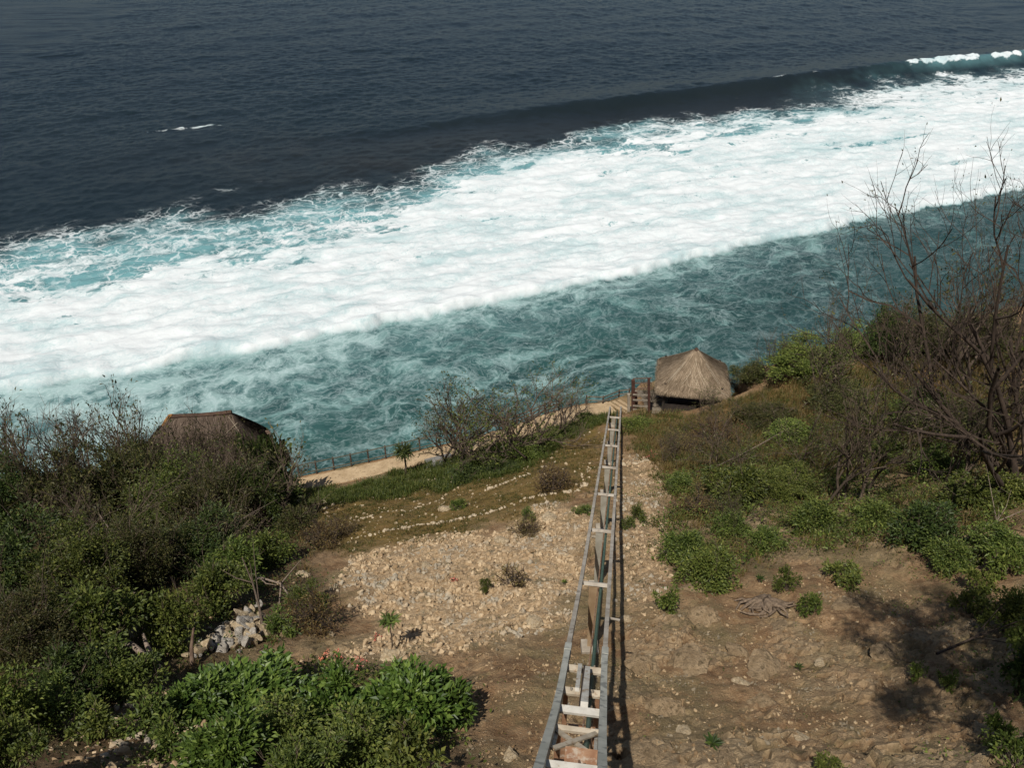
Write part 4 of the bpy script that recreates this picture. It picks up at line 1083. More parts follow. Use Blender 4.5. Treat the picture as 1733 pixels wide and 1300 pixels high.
def plant(proto, p, sx, sz_, label, cat, group=None, name=None):
    c = copy_tree(proto)
    if name: c.name = name
    c.location = tuple(p); c.scale = (sx, sx, sz_); c.rotation_euler = (0, 0, random.uniform(0, 6.28))
    tag(c, label, cat, group); return c
def height_of(px, base, top, p): 
    a = ray(px, base); b = ray(px, top); return p[1] * (b[2] / b[1] - a[2] / a[1])
def shrub(kind, px, base, top, wpx, label, cat='shrub', group='shrubs on the hillside', lift=0):
    p = at(px, base); d = depth(p); wd = wpx / F_ * d; hg = max(height_of(px, base, top, p) - wd * .2, wd * .3)
    size = 'S' if wd < 1.5 else ('M' if wd < 3.2 else 'L')
    pr = bush_proto(kind, size, random.randint(0, 1)); W0, H0 = SIZES[size][:2]
    p[2] -= .05; return plant(pr, p, wd / W0 * 1.02, hg / H0, label, cat, group)

# ---- bare, branching trees
def branch_tree(r, hgt, spread=.55, levels=4, r0=.06, kids=(3, 5), bend=.25, sides=5, upc=.25, stems=1, tipleaf=0, leaf=.09, lw=.45):
    thick = MB(); thin = MB(); tips = []; tdir = []
    def grow(p, d, L, rad, lv):
        n = 4; pts = [p]; dd = d.copy()
        for i in range(n):
            dd = dd + r.normal(size=3) * bend * .5 + [0, 0, upc * .25]; dd /= np.linalg.norm(dd); pts.append(pts[-1] + dd * L / n)
        rr = np.linspace(rad, rad * .55, n + 1) if lv < levels else np.linspace(rad, rad * .35, n + 1)
        (thick if lv <= 1 else thin).tube(pts, rr, sides if lv <= 1 else 3)
        if lv >= levels - 1:
            for k in (2, 3, 4): tips.append(pts[k]); tdir.append(dd)
        if lv >= levels: return
        nk = r.integers(kids[0], kids[1] + 1)
        for k in range(nk):
            t = .35 + .65 * (k + r.random() * .6) / nk; t = min(t, 1.0)
            i = min(int(t * n), n - 1); q = pts[i] + (pts[i + 1] - pts[i]) * (t * n - i)
            az = r.normal(size=3); az -= dd * (az @ dd); az /= np.linalg.norm(az) + 1e-9
            nd = dd * (1 - spread * .5) + az * spread * (.6 + .6 * r.random()) + [0, 0, .1]; nd /= np.linalg.norm(nd)
            grow(q, nd, L * (.55 + .25 * r.random()), rad * (.5 + .12 * r.random()), lv + 1)
    for s in range(stems):
        d = np.array([r.normal() * .22 * (stems > 1) + .05, r.normal() * .22 * (stems > 1), 1.0]); d /= np.linalg.norm(d)
        if stems > 1: d = d + np.array([math.cos(s * 6.28 / stems + 1), math.sin(s * 6.28 / stems + 1), 0]) * .38; d /= np.linalg.norm(d)
        grow(np.array([r.normal() * .05 * stems, r.normal() * .05 * stems, -.15]), d, hgt * .45, r0, 0)
    allz = max(np.max(v[:, 2]) for v in thin.v); f = hgt / allz
    for mb in (thick, thin): mb.v = [v * f for v in mb.v]
    lv = None
    if tipleaf:
        T_ = np.array(tips) * f; Dd = np.array(tdir); k = r.integers(0, len(T_), tipleaf); P = T_[k] + r.normal(size=(tipleaf, 3)) * .05
        s = leaf * (.6 + .8 * r.random(tipleaf)); lv = leaf_arr(P, Dd[k] + r.normal(size=(tipleaf, 3)) * .7, s, s * lw, r)
    return thick, thin, lv
TREES = {}
def tree_proto(key, seed, hgt, bark='bark', lmat='leaf_olive', **kw):
    r = np.random.default_rng(seed); th, tn, lv = branch_tree(r, hgt, **kw)
    e = empty('bare_tree'); col.objects.unlink(e)
    a = th.build('trunk', M[bark], e, True); c = tn.build('twigs', M[bark], e); col.objects.unlink(a); col.objects.unlink(c)
    if lv is not None: f = mesh_np('foliage', lv[0], lv[1], M[lmat], e); col.objects.unlink(f)
    TREES[key] = (e, hgt); return e
tree_proto('bareA', 3, 4.0, levels=4, r0=.05, kids=(2, 4), spread=.6, tipleaf=420, lmat='leaf_olive', stems=2, upc=.35)
tree_proto('bareB', 8, 4.0, levels=4, r0=.045, kids=(2, 4), spread=.65, tipleaf=520, lmat='leaf_mid', stems=2, upc=.3)
tree_proto('bareC', 15, 3.0, levels=4, r0=.035, kids=(3, 4), spread=.6, tipleaf=0, stems=2)
tree_proto('scrub', 21, 2.4, levels=3, r0=.017, kids=(3, 5), spread=.55, tipleaf=520, lmat='leaf_olive', stems=6, bark='bark')
tree_proto('scrubG', 25, 3.4, levels=4, r0=.04, kids=(2, 4), spread=.5, tipleaf=420, lmat='leaf_olive', stems=5, upc=.35)
tree_proto('big', 33, 9.0, levels=5, r0=.085, kids=(2, 3), spread=.68, tipleaf=350, lmat='leaf_olive', stems=5, bark='bark_dark', leaf=.065, upc=.35, bend=.3)
tree_proto('bigB', 41, 8.0, levels=5, r0=.06, kids=(2, 3), spread=.62, tipleaf=500, lmat='leaf_olive', stems=4, bark='bark_dark', leaf=.065, upc=.4, bend=.3)
def tree(key, px, base, top, label, wk=1.0, cat='tree', group=None, name=None, rz=None, lean=0):
    p = at(px, base); e, h0 = TREES[key]; h = height_of(px, base, top, p); s = h / h0
    c = plant(e, p, s * wk, s, label, cat, group, name)
    if rz is not None: c.rotation_euler = (0, lean, rz)
    return c

# ---- left thicket
TH_ = 'shrubs of the left thicket'
for a in [
    ('dark', 20, 905, 742, 150, 'dark green bush at the left edge of the photo with its top against the surf'),
    ('olive', 120, 900, 735, 170, 'olive twiggy bush with a gap of surf behind it, second from the left edge'),
    ('olive', 215, 892, 715, 170, 'tall olive bush left of the brown thatched roof'),
    ('mid', 300, 900, 760, 150, 'green bush in front of the left end of the thatched house'),
    ('mid', 345, 880, 745, 130, 'green bush rising over the middle of the brown roof'), ('dark', 455, 868, 725, 80, 'dark leafy bush hiding the right end of the brown roof'), ('olive', 260, 870, 705, 120, 'olive bush hiding the left end of the brown roof'),
    ('olive', 375, 905, 765, 150, 'olive bush covering the middle of the thatched house wall'),
    ('dark', 440, 893, 748, 120, 'dark bush under the right corner of the brown roof'),
    ('dark', 478, 880, 790, 85, 'rounded dark bush at the start of the path fence'),
    ('dark', 40, 1010, 850, 190, 'broad dark bush below the left edge bush'),
    ('mid', 150, 1010, 865, 170, 'green bush in the middle of the left thicket'),
    ('olive', 260, 985, 850, 150, 'olive bush with pale dead sticks, centre of the thicket'),
    ('dark', 350, 968, 850, 150, 'deep shaded bush in the hollow below the roof'),
    ('mid', 405, 985, 905, 110, 'green trailing bush left of the dead branch'),
    ('mid', 455, 955, 885, 85, 'upright leafy bush above the dead branch'),
    ('olive', 60, 1120, 975, 200, 'olive viny bush at the left edge, halfway down'),
    ('mid', 180, 1105, 965, 170, 'green bush above the wooden stump'),
    ('bright', 298, 1092, 985, 100, 'fresh light green bush beside the pale stone heap'),
    ('mid', 375, 1030, 945, 110, 'green bush behind the pale stone heap'),
    ('dark', 130, 1180, 1085, 120, 'dark bush beside the black hollow at lower left'),
    ('mid', 215, 1175, 1090, 130, 'green bush below the wooden stump'),
    ('bright', 25, 1250, 1120, 130, 'bright leafy bush at the left edge near the bottom'),
    ('mid', 95, 1230, 1150, 120, 'low green bush above the stony patch at lower left'),
    ('mid', 20, 1330, 1215, 140, 'leafy bush in the bottom left corner'),
    ('bright', 170, 1245, 1185, 80, 'small light green bush in the lower left stony patch'),
    ('mid', 255, 1235, 1165, 100, 'green bush left of the broad leaved bush'),
    ('dry', 535, 1062, 985, 105, 'brown twiggy bush right of the dead branch'),
    ('mid', 520, 1030, 985, 70, 'small green bush topping the brown twiggy one'),
    ('mid', 478, 1070, 1030, 60, 'little flowering weed bush right of the stone heap'),
    ('dry', 545, 925, 870, 80, 'low brown scrub at the right foot of the thicket'),
    ('olive', 510, 905, 840, 70, 'olive scrub between thicket and grassy terrace')]:
    shrub(*a, group=TH_)
BR = 'broad leaved bushes at the bottom'
for a in [
    ('broad', 690, 1215, 1125, 150, 'deep green broad leaved bush with a rounded top, right end of the bottom row'),
    ('broad', 755, 1225, 1160, 90, 'drooping deep green bush beside bare soil at the bottom'),
    ('broad', 430, 1195, 1120, 170, 'wide green bush below the stone heap'),
    ('broad', 345, 1215, 1150, 120, 'green bush left of the wide one below the stone heap'),
    ('broad', 570, 1235, 1150, 130, 'green bush in the middle of the bottom row'),
    ('bright', 480, 1275, 1190, 140, 'lighter green bush in front of the bottom row'),
    ('bright', 600, 1300, 1210, 150, 'yellowish green bush in front of the deep green one'),
    ('bright', 695, 1310, 1230, 110, 'yellowish green bush at the bottom edge next to bare soil'),
    ('broad', 380, 1305, 1225, 140, 'shaded green bush at the bottom edge, left of the light ones'),
    ('mid', 520, 1345, 1260, 150, 'green bush cut by the bottom edge'),
    ('mid', 300, 1275, 1205, 90, 'small green bush over the shaded hollow at the bottom')]:
    shrub(*a, group=BR)
# ---- right slope
RS = 'green shrubs on the right slope'
for a in [
    ('mid', 1160, 950, 885, 85, 'upper of the two low green shrubs right of the track'),
    ('bright', 1190, 992, 915, 95, 'lower bright green shrub right of the track'),
    ('bright', 1128, 1033, 985, 48, 'small bright green shrub alone beside the track'),
    ('mid', 1150, 830, 795, 60, 'bluish green weed shrub near the red flower on the right'),
    ('mid', 1080, 880, 850, 32, 'little dark green shrub touching the track shadow'),
    ('mid', 1062, 893, 868, 28, 'low green tuft under the right rail'),
    ('mid', 1245, 850, 770, 110, 'green shrub amid weeds in the middle of the right slope'),
    ('bright', 1330, 840, 780, 120, 'fresh green shrub left of the bare multi stemmed tree'),
    ('mid', 1290, 930, 885, 65, 'green shrub above the pair of dry plants'),
    ('mid', 1235, 900, 855, 65, 'leafy weed shrub above the two low shrubs'),
    ('mid', 1385, 900, 835, 100, 'green shrub right of centre on the weedy slope'),
    ('bright', 1340, 745, 700, 80, 'light green shrub in the dry grass above the weedy slope'),
    ('bright', 1425, 985, 945, 70, 'yellow green weed clump right of the root stump'),
    ('mid', 1327, 1000, 955, 40, 'dark leaved sapling above the root stump'),
    ('mid', 1367, 1040, 990, 42, 'small green shrub right of the root stump'),
    ('dark', 1565, 920, 840, 110, 'dark glossy shrub on the right with pale leaves beside it'),
    ('mid', 1480, 890, 835, 80, 'green shrub left of the dark glossy shrub'),
    ('mid', 1640, 860, 800, 100, 'green shrub under the big bare tree, right side'),
    ('bright', 1700, 850, 790, 90, 'bright shrub at the right edge under hanging pods'),
    ('mid', 1610, 960, 905, 90, 'green clump at the edge of the tree shade'),
    ('mid', 1690, 940, 880, 100, 'leafy shrub at the right edge of the slope'),
    ('mid', 1540, 720, 660, 80, 'green shrub on the far right dry bank'),
    ('dark', 1560, 690, 640, 60, 'small dark shrub on the far right dry bank'),
    ('bright', 1370, 622, 552, 150, 'yellow green bush on the cliff rim right of the pavilion'),
    ('dark', 1495, 608, 488, 85, 'dark rounded bush on the cliff rim below the big bare branches'),
    ('bright', 1440, 605, 535, 90, 'yellow green bush touching the dark rim bush'),
    ('olive', 1560, 600, 500, 120, 'olive bush behind the big bare tree on the rim'),
    ('olive', 1660, 600, 490, 150, 'large olive bush behind the big bare tree near the right edge'),
    ('dark', 1555, 585, 545, 70, 'shaded bush in the gap of the rim thicket'),
    ('olive', 1330, 630, 590, 70, 'thin olive bush between pavilion and yellow green rim bush'),
    ('olive', 1265, 650, 605, 60, 'dark stalky shrub just right of the thatched pavilion'),
    ('bright', 1080, 728, 700, 60, 'light green shrub below the gate'),
    ('dry', 1210, 745, 690, 130, 'brown dry bush below the pavilion'),
    ('dry', 1150, 770, 720, 100, 'russet dry bush between track and dry grass'),
    ('olive', 1300, 720, 670, 120, 'twiggy olive bush on the dry bank right of the pavilion'),
    ('olive', 1420, 690, 630, 120, 'straggly olive bush under the yellow green rim bush'),
    ('dry', 1180, 870, 825, 80, 'dry brown bush among the weeds nearer the track'),
    ('olive', 1640, 740, 660, 130, 'olive bush at the foot of the big bare tree'),
    ('mid', 1500, 780, 735, 80, 'green shrub right of the bare multi stemmed tree'),
    ('mid', 1585, 800, 750, 80, 'green shrub between the bare trees on the right')]:
    shrub(*a, group=RS)
# ---- hedge along the path
HG = 'low bushes along the path'
for a in [
    ('mid', 800, 803, 765, 55, 'green bush just right of the paved landing'),
    ('mid', 815, 795, 762, 60, 'green bush under the left bare trees'),
    ('dark', 790, 812, 780, 60, 'dark low bush below the left bare trees'),
    ('dark', 850, 800, 775, 55, 'dark low bush at the foot of the slender bare tree'),
    ('bright', 890, 782, 745, 60, 'light green bush in the middle of the path hedge'),
    ('bright', 925, 755, 725, 60, 'light green bush on the upper part of the path hedge'),
    ('mid', 955, 738, 715, 50, 'green bush by the upper steps'),
    ('mid', 995, 715, 698, 45, 'small green bush beside the far end of the track'),
    ('dry', 935, 828, 775, 85, 'brownish dry bush left of the track below the hedge'),
    ('dry', 890, 905, 865, 60, 'brown scrub at the top of the rubble patch'),
    ('dry', 870, 990, 945, 60, 'grey brown scrub inside the rubble patch'),
    ('mid', 820, 1000, 975, 25, 'tiny green shrub inside the rubble patch'),
    ('mid', 775, 862, 838, 30, 'bluish green tuft beside the rounded cream boulder'),
    ('mid', 895, 880, 855, 28, 'bluish green tuft above the rubble patch'),
    ('mid', 985, 868, 850, 28, 'small green tuft left of the rail in the rubble'),
    ('dry', 580, 905, 868, 70, 'dark brown scrub on the left of the terraces')]:
    shrub(*a, group=HG)
# ---- bare trees in the centre
CT = 'thin bare trees by the path'
for a in [
    ('bareA', 765, 800, 655, 'bare thin tree at the left end of the central grove', 1.0), ('bareB', 800, 792, 640, 'reddish tipped bare tree, second from the left in the central grove', 1.0),
    ('bareA', 850, 770, 632, 'bare tree with yellowing leaves in the middle of the central grove', 1.0), ('bareB', 880, 775, 640, 'dense bare tree right of the middle of the central grove', 1.1),
    ('bareC', 905, 765, 640, 'fine twigged bare tree behind the dense one in the central grove', 1.2), ('bareB', 925, 745, 645, 'bare tree by the steps at the right end of the central grove', 1.1),
    ('bareC', 957, 722, 650, 'lone slender bare tree next to the upper steps', 1.0), ('bareA', 745, 785, 660, 'small bare tree behind the paved landing', .9), ('scrubG', 785, 775, 645, 'many stemmed bare tree between the first two of the central grove', .9)]:
    tree(a[0], a[1], a[2], a[3], a[4], a[5] * 1.25, group=CT)
tree('bareC', 1050, 668, 575, 'small leafless tree on the cliff left of the pavilion, against the water', .8)
# left thicket's bare tops
LT = 'leafless crowns above the left thicket'
for a in [
    ('scrubG', 30, 880, 672, 'bare grey crown above the bush at the left edge', .8), ('bareC', 95, 870, 668, 'thin leafless crown, second from the left edge', 1.0),
    ('bareC', 165, 870, 672, 'leafless crown left of the densest bare one', 1.0), ('scrubG', 215, 865, 655, 'densest bare brown crown left of the thatched roof', .8),
    ('scrubG', 275, 880, 700, 'bare stems crossing the left slope of the thatched roof', .8), ('bareC', 350, 850, 665, 'bare twigs rising behind the ridge of the thatched house', 1.0),
    ('scrubG', 365, 890, 725, 'brown bare stems in front of the thatched roof', .9), ('scrub', 430, 900, 770, 'grey twiggy scrub in front of the right half of the roof', 1.1),
    ('scrubG', 335, 850, 698, 'brown stems before the middle of the thatched roof', .7), ('scrubG', 395, 850, 702, 'brown stems before the right end of the thatched roof', .6), ('scrubG', 300, 860, 690, 'bare brown stems over the left roof slope', .9), ('scrubG', 400, 880, 720, 'bare brown stems crossing the right half of the roof', .8), ('scrubG', 100, 890, 690, 'many stemmed grey crown near the left edge', .9), ('scrub', 330, 960, 850, 'grey bare scrub in the shaded hollow', 1.0), ('scrub', 180, 960, 830, 'bare scrub poking out of the middle of the thicket', 1.0)]:
    tree(a[0], a[1], a[2], a[3], a[4], a[5], group=LT)
tr = tree('scrubG', 465, 860, 735, 'leafy dark tree top beside the right end of the thatched roof', .5)
shrub('round', 462, 850, 728, 62, 'round leaved dark sapling right of the thatched roof, against the water', group=TH_)
# right: large bare tree and companions
tree('big', 1715, 830, 60, 'largest bare dark tree spreading over the surf at the right edge', .8, rz=0, lean=-.42)
tree('big', 1745, 800, 120, 'third tall bare tree, its crown cut by the right edge', .7, rz=0, lean=-.08)
tree('bigB', 1700, 780, 330, 'low spreading bare tree reaching left over the rim bushes', .8, rz=0, lean=-.75)
tree('bigB', 1665, 720, 270, 'second tall bare tree just left of the largest one at the right edge', .75, rz=0, lean=-.2)
tree('scrubG', 1600, 640, 400, 'bare branching tree left of the two tall ones on the right', .9)
RB = 'bare scrub on the right slope'
for a in [
    ('scrubG', 1450, 850, 620, 'bare multi stemmed tree in the middle of the right slope', .8), ('scrubG', 1540, 640, 470, 'bare tree behind the dark rim bush', .9),
    ('scrub', 1400, 690, 560, 'twiggy bare scrub before the yellow green rim bush', 1.0), ('bareC', 1395, 620, 470, 'single tall thin leafless stem above the rim bush', .5),
    ('bareC', 1300, 650, 540, 'thin leafless stem right of the pavilion', .6), ('scrub', 1340, 800, 690, 'brown bare scrub in the weeds, mid right', 1.0),
    ('scrub', 1480, 760, 640, 'reddish bare scrub on the dry bank', 1.0), ('scrub', 1250, 800, 715, 'dry bare scrub right of the russet bush', 1.1),
    ('scrub', 1700, 720, 560, 'bare scrub tangle at the right edge', 1.2), ('scrubG', 1640, 830, 640, 'bare stems left of the largest tree trunk', .8),
    ('scrub', 1130, 790, 735, 'low bare scrub near the track on the right', 1.0), ('scrub', 1110, 692, 640, 'bare twigs leaning on the left corner of the pavilion roof', .8),
    ('scrub', 1195, 705, 660, 'dead twigs in front of the pavilion opening', 1.2), ('scrub', 1240, 900, 840, 'thin dry scrub in the weeds by the low shrubs', .9)]:
    tree(a[0], a[1], a[2], a[3], a[4], a[5], 'bare shrub', group=RB)
# little palm on the path edge, and the spiky one in the rubble
def palm(px, base, top, wpx, nl, label, lmat='leaf_dark', name='palm', r_t=.085):
    p = at(px, base); d = depth(p); h = height_of(px, base, top, p); wd = wpx / F_ * d / 2; r = np.random.default_rng(int(px))
    e = empty(name, tuple(p)); tag(e, label, 'palm')
    b = MB(); b.tube([[0, 0, -.1], [.03, 0, h * .35], [-.02, .02, h * .62]], [r_t, r_t * .75, r_t * .6], 7)
    for k in range(5): b.tube([[-.02, .02, h * .6], [wd * .35 * math.cos(k * 1.26), wd * .35 * math.sin(k * 1.26), h * .78]], [r_t * .5, r_t * .35], 5)
    b.build('trunk', M['bark'], e)
    hub = r.integers(0, 5, nl); H = np.column_stack([wd * .35 * np.cos(hub * 1.26), wd * .35 * np.sin(hub * 1.26), np.full(nl, h * .78)])
    D = r.normal(size=(nl, 3)) + [0, 0, .25]; L = wd * .75 * (.7 + .5 * r.random(nl)); V, Fq = leaf_arr(H, D, L, .07, r, .35)
    mesh_np('fronds', V, Fq, M[lmat], e); return e
palm(687, 802, 752, 44, 260, 'little round crowned palm tree standing at the edge of the sandy path')
palm(664, 1100, 1036, 42, 90, 'small spindly palm like plant on the rubble above the broad leaved bush', 'leaf_mid', r_t=.03)
# red flowers
def flower_plant(px, base, wpx, label, seed):
    p = at(px, base); d = depth(p); wd = wpx / F_ * d; r = np.random.default_rng(seed); e = empty('flowering_plant', tuple(p)); tag(e, label, 'flowers', 'coral red flowering plants')
    b = MB(); tips = []
    for k in range(9):
        t = np.array([r.normal() * wd * .3, r.normal() * wd * .3, wd * (.45 + .4 * r.random())]); b.tube([[0, 0, -.03], t * [.4, .4, .6], t], [.014, .01, .006], 4); tips.append(t)
    b.build('stems', M['bark_dark'], e); tips = np.array(tips)
    k = r.integers(0, 9, 70); P = tips[k] + r.normal(size=(70, 3)) * wd * .06; V, Fq = leaf_arr(P, r.normal(size=(70, 3)) + [0, 0, .5], .05, .04, r); mesh_np('petals', V, Fq, M['flower'], e)
    k = r.integers(0, 9, 120); P = tips[k] * r.random((120, 1)) + r.normal(size=(120, 3)) * wd * .08; V, Fq = leaf_arr(P, r.normal(size=(120, 3)), .08, .03, r); mesh_np('leaves', V, Fq, M['leaf_dark'], e)
for i, a in enumerate([(550, 1122, 26, 'coral red flowers at the left end of the trio above the broad leaved bush'), (575, 1118, 20, 'coral red flowers between the two larger ones above the broad leaved bush'), (608, 1140, 30, 'largest coral red flowers, nearest the deep green bush'), (640, 1082, 12, 'tiny coral flower by the spindly palm'), (1103, 780, 18, 'coral red flowers right of the track in front of the pale stone row'), (768, 985, 12, 'small coral sprig inside the rubble patch'), (1265, 730, 12, 'small coral flowers in the dry grass of the right slope'), (555, 1158, 22, 'coral flowers half hidden at the upper edge of the bottom bushes')]):
    flower_plant(*a, 300 + i)
# agave like rosettes
def rosette(px, base, wpx, label, seed, n=22, mat='leaf_bright'):
    p = at(px, base); d = depth(p); wd = wpx / F_ * d / 2; r = np.random.default_rng(seed); e = empty('rosette_plant', tuple(p)); tag(e, label, 'plant', 'rosette plants')
    az = np.arange(n) * 2.4; el = .25 + .9 * np.arange(n) / n; D = np.column_stack([np.cos(az) * np.cos(el), np.sin(az) * np.cos(el), np.sin(el)])
    V, Fq = leaf_arr(np.zeros((n, 3)) + [0, 0, .12], D, wd * (.85 + .3 * r.random(n)), wd * .32, r, .12); mesh_np('leaves', V, Fq, M[mat], e)
    b = MB(); b.tube([[0, 0, -.05], [0, 0, .16]], [.05, .04], 6); b.build('stem', M['bark'], e)
rosette(1447, 872, 30, 'pale green star shaped plant on the right slope', 1); rosette(1425, 882, 24, 'yellowish star shaped plant left of the pale one', 2); rosette(1285, 985, 22, 'dark leaved rosette above the root stump on the left', 3, 16, 'leaf_dark'); rosette(1350, 1135, 20, 'dark green rosette growing from the slab crevice', 4, 14, 'leaf_dark'); rosette(1205, 1265, 40, 'low dark ferny rosette near the bottom edge right of the track', 5, 20, 'leaf_dark'); rosette(955, 990, 14, 'tiny green rosette left of the track in the rubble', 6, 10, 'leaf_mid')
# shade tree whose crown overhangs the lower right corner
def shade_tree():
    X0, Y0 = 10.4, 6.6; z0 = float(ground(X0, Y0)); r = np.random.default_rng(77)
    e = empty('shade_tree', (X0, Y0, z0)); tag(e, 'leafy tree at the lower right edge, its crown throwing dappled shade on the soil', 'tree')
    b = MB(); tips = []
    top = np.array([-1.5, -.6, 9.0]); b.tube([[0, 0, -.3], [.15, .05, 3], [-.5, -.2, 6.0], top], [.2, .16, .13, .1], 9)
    for k in range(46):
        az = k * 2.4; h = 6.4 + 3.4 * r.random(); L = 1.2 + 2.6 * r.random(); q = np.array([-.5 - .3 * (min(h, 8.9) - 6), -.2 - .13 * (min(h, 8.9) - 6), min(h, 8.9)])
        t = q + np.array([math.cos(az) * L, math.sin(az) * L * 1.05, (r.random() - .15) * 1.6]); mid = (q + t) / 2 + r.normal(size=3) * .2; b.tube([q, mid, t], [.045, .03, .012], 5); tips += [t, mid * .4 + t * .6]
    b.build('trunk', M['bark_dark'], e); tips = np.array(tips); n = 21000
    k = r.integers(0, len(tips), n); P = tips[k] + r.normal(size=(n, 3)) * [.27, .27, .2]; s = .13 * (.6 + .8 * r.random(n)); V, Fq = leaf_arr(P, r.normal(size=(n, 3)) + [0, 0, .2], s, s * .55, r); mesh_np('foliage', V, Fq, M['leaf_bright'], e)
shade_tree()
for a in [('bright', 1705, 1070, 985, 100, 'bright leafy sapling at the right edge above the shaded soil'), ('bright', 1600, 1165, 1130, 36, 'small bright sapling in the dappled shade'), ('bright', 1548, 1150, 1115, 30, 'tiny bright seedling left of the small sapling in the shade'),
          ('bright', 1400, 1310, 1270, 50, 'bright weed clump cut by the bottom edge, lower right'), ('mid', 1715, 1295, 1230, 90, 'leafy shrub in the bottom right corner'), ('bright', 1640, 1040, 985, 60, 'light green twiggy sapling left of the bright leafy one'), ('bright', 1700, 975, 905, 70, 'bright leafy sapling at the right edge, highest of those beside the bare soil'), ('bright', 1650, 1000, 945, 55, 'pale green sapling where the weeds meet the bare soil, far right'), ('bright', 1722, 1120, 1040, 70, 'bright sapling at the right edge over the dappled shade'), ('bright', 1680, 1265, 1195, 60, 'bright sapling in deep shade near the bottom right corner'), ('dry', 1247, 662, 632, 45, 'brown bush on the cut bank right of the pavilion'), ('olive', 1275, 645, 612, 50, 'olive bush on the rim just beyond the cut bank'), ('dark', 1725, 1180, 1090, 80, 'dark bush at the right edge inside the shade')]:
    shrub(*a, group='saplings in the lower right')
# ---- dead wood
def stick(pts, rad, label, name='dead_branch', mat='deadwood', group=None, kids=0, seed=0):
    r = np.random.default_rng(seed); b = MB(); pts = np.array(pts); rr = np.linspace(rad, rad * .4, len(pts)); b.tube(pts, rr, 7)
    for k in range(kids):
        i = r.integers(1, len(pts) - 1); d = pts[i + 1] - pts[i]; q = pts[i] + (d + r.normal(size=3) * np.linalg.norm(d) * .7) * (.5 + .6 * r.random()); q[2] = max(q[2], pts[i][2] - .1); b.tube([pts[i], (pts[i] + q) / 2 + r.normal(size=3) * .04, q], [rad * .5, rad * .35, rad * .15], 5)
    o = b.build(name, M[mat], smooth=True); tag(o, label, 'dead wood', group); return o
def lifted(l): return [at(px, py) + [0, 0, h] for px, py, h in l]
stick(lifted([(372, 1020, .5), (388, 1030, .35), (420, 1018, .7), (445, 1005, .9), (480, 1010, .7), (500, 1032, .3)]), .075, 'grey forked dead branch lying above the pale stone heap', kids=5, seed=2)
stick(lifted([(447, 1075, 0), (445, 1055, .7), (440, 1040, 1.6), (430, 1030, 2.6)]), .055, 'thin upright dead tree rising through the fallen branch', 'dead_tree', 'bark', kids=3, seed=3)
stick(lifted([(325, 1130, -.1), (332, 1122, .7), (343, 1115, 1.4)]), .085, 'leaning brown wooden stake in front of the stone heap', 'wooden_stake', 'wood')
stick(lifted([(280, 1145, -.1), (262, 1135, .35), (238, 1122, .7), (215, 1110, .9)]), .15, 'thick broken grey brown stump log left of the stone heap', 'stump_log', kids=1, seed=5)
stick(lifted([(268, 1135, .1), (258, 1120, .75), (255, 1110, 1.0)]), .10, 'short upright stump standing on the broken log', 'tree_stump')
stick(lifted([(95, 850, 2.2), (135, 870, 2.4), (165, 890, 2.0), (200, 930, 1.0)]), .06, 'pale bent branch across the left thicket', kids=5, seed=7)
stick(lifted([(300, 905, 1.6), (340, 900, 1.6), (400, 890, 2.0), (440, 880, 2.2)]), .04, 'thin grey branch across the shaded hollow in the thicket', kids=5, seed=8)
stick(lifted([(340, 935, 1.2), (390, 925, 1.2), (440, 905, 1.5)]), .035, 'lowest thin grey branch in the shaded hollow', kids=4, seed=9)
stick(lifted([(1205, 800, .3), (1250, 785, .6), (1300, 760, .7)]), .04, 'long pale stick lying over the weeds on the right slope', kids=2, seed=10)
stick(lifted([(1660, 745, .8), (1600, 735, 1.1), (1530, 750, .6)]), .05, 'bowed bare branch below the big tree on the right', kids=5, seed=11)
stick(lifted([(1630, 920, .2), (1680, 900, .5), (1733, 880, .6)]), .03, 'thin branch among leaves at the right edge', kids=3, seed=12)
stick(lifted([(435, 1105, .02), (470, 1085, .04)]), .03, 'short dark stick lying on the bare soil right of the stone heap', mat='bark_dark', kids=0)
stick(lifted([(1580, 1120, .3), (1640, 1100, .5), (1720, 1075, .6)]), .035, 'dark forked branch over the shaded soil at lower right', mat='bark_dark', kids=4, seed=14)
M['root'] = noise_mat('root_wood', (.10, .07, .046), (.22, .16, .11), 7, (2, 2, 2), .9, .6)
# twisted root stump
p = at(1295, 1030); e = empty('root_stump', tuple(p)); tag(e, 'twisted brown mass of dead tree roots on the bare slope', 'tree stump'); r = np.random.default_rng(5); sc_ = 46 / F_ * depth(p)
b = MB(); b.tube([[0, 0, -.1], [0, .05, .18], [.02, .1, .26]], [.2 * 1.2, .22, .12], 9); b.build('root_crown', M['deadwood'], e, True)
for k in range(30):
    az = r.random() * 6.28; L = sc_ * (.6 + .55 * r.random()); pts = []
    for t in np.linspace(0, 1, 6):
        a2 = az + .8 * math.sin(t * 3 + k) * t; x, y = L * t * math.cos(a2), L * t * math.sin(a2); gz_ = float(ground(p[0] + x, p[1] + y)) - p[2]
        pts.append([x, y, gz_ + .22 * (1 - t) + .10 * math.sin(t * 6 + k) + .04])
    b = MB(); b.tube(pts, np.linspace(.085 + .05 * r.random(), .022, 6), 7); b.build('root', M['root'], e, True)
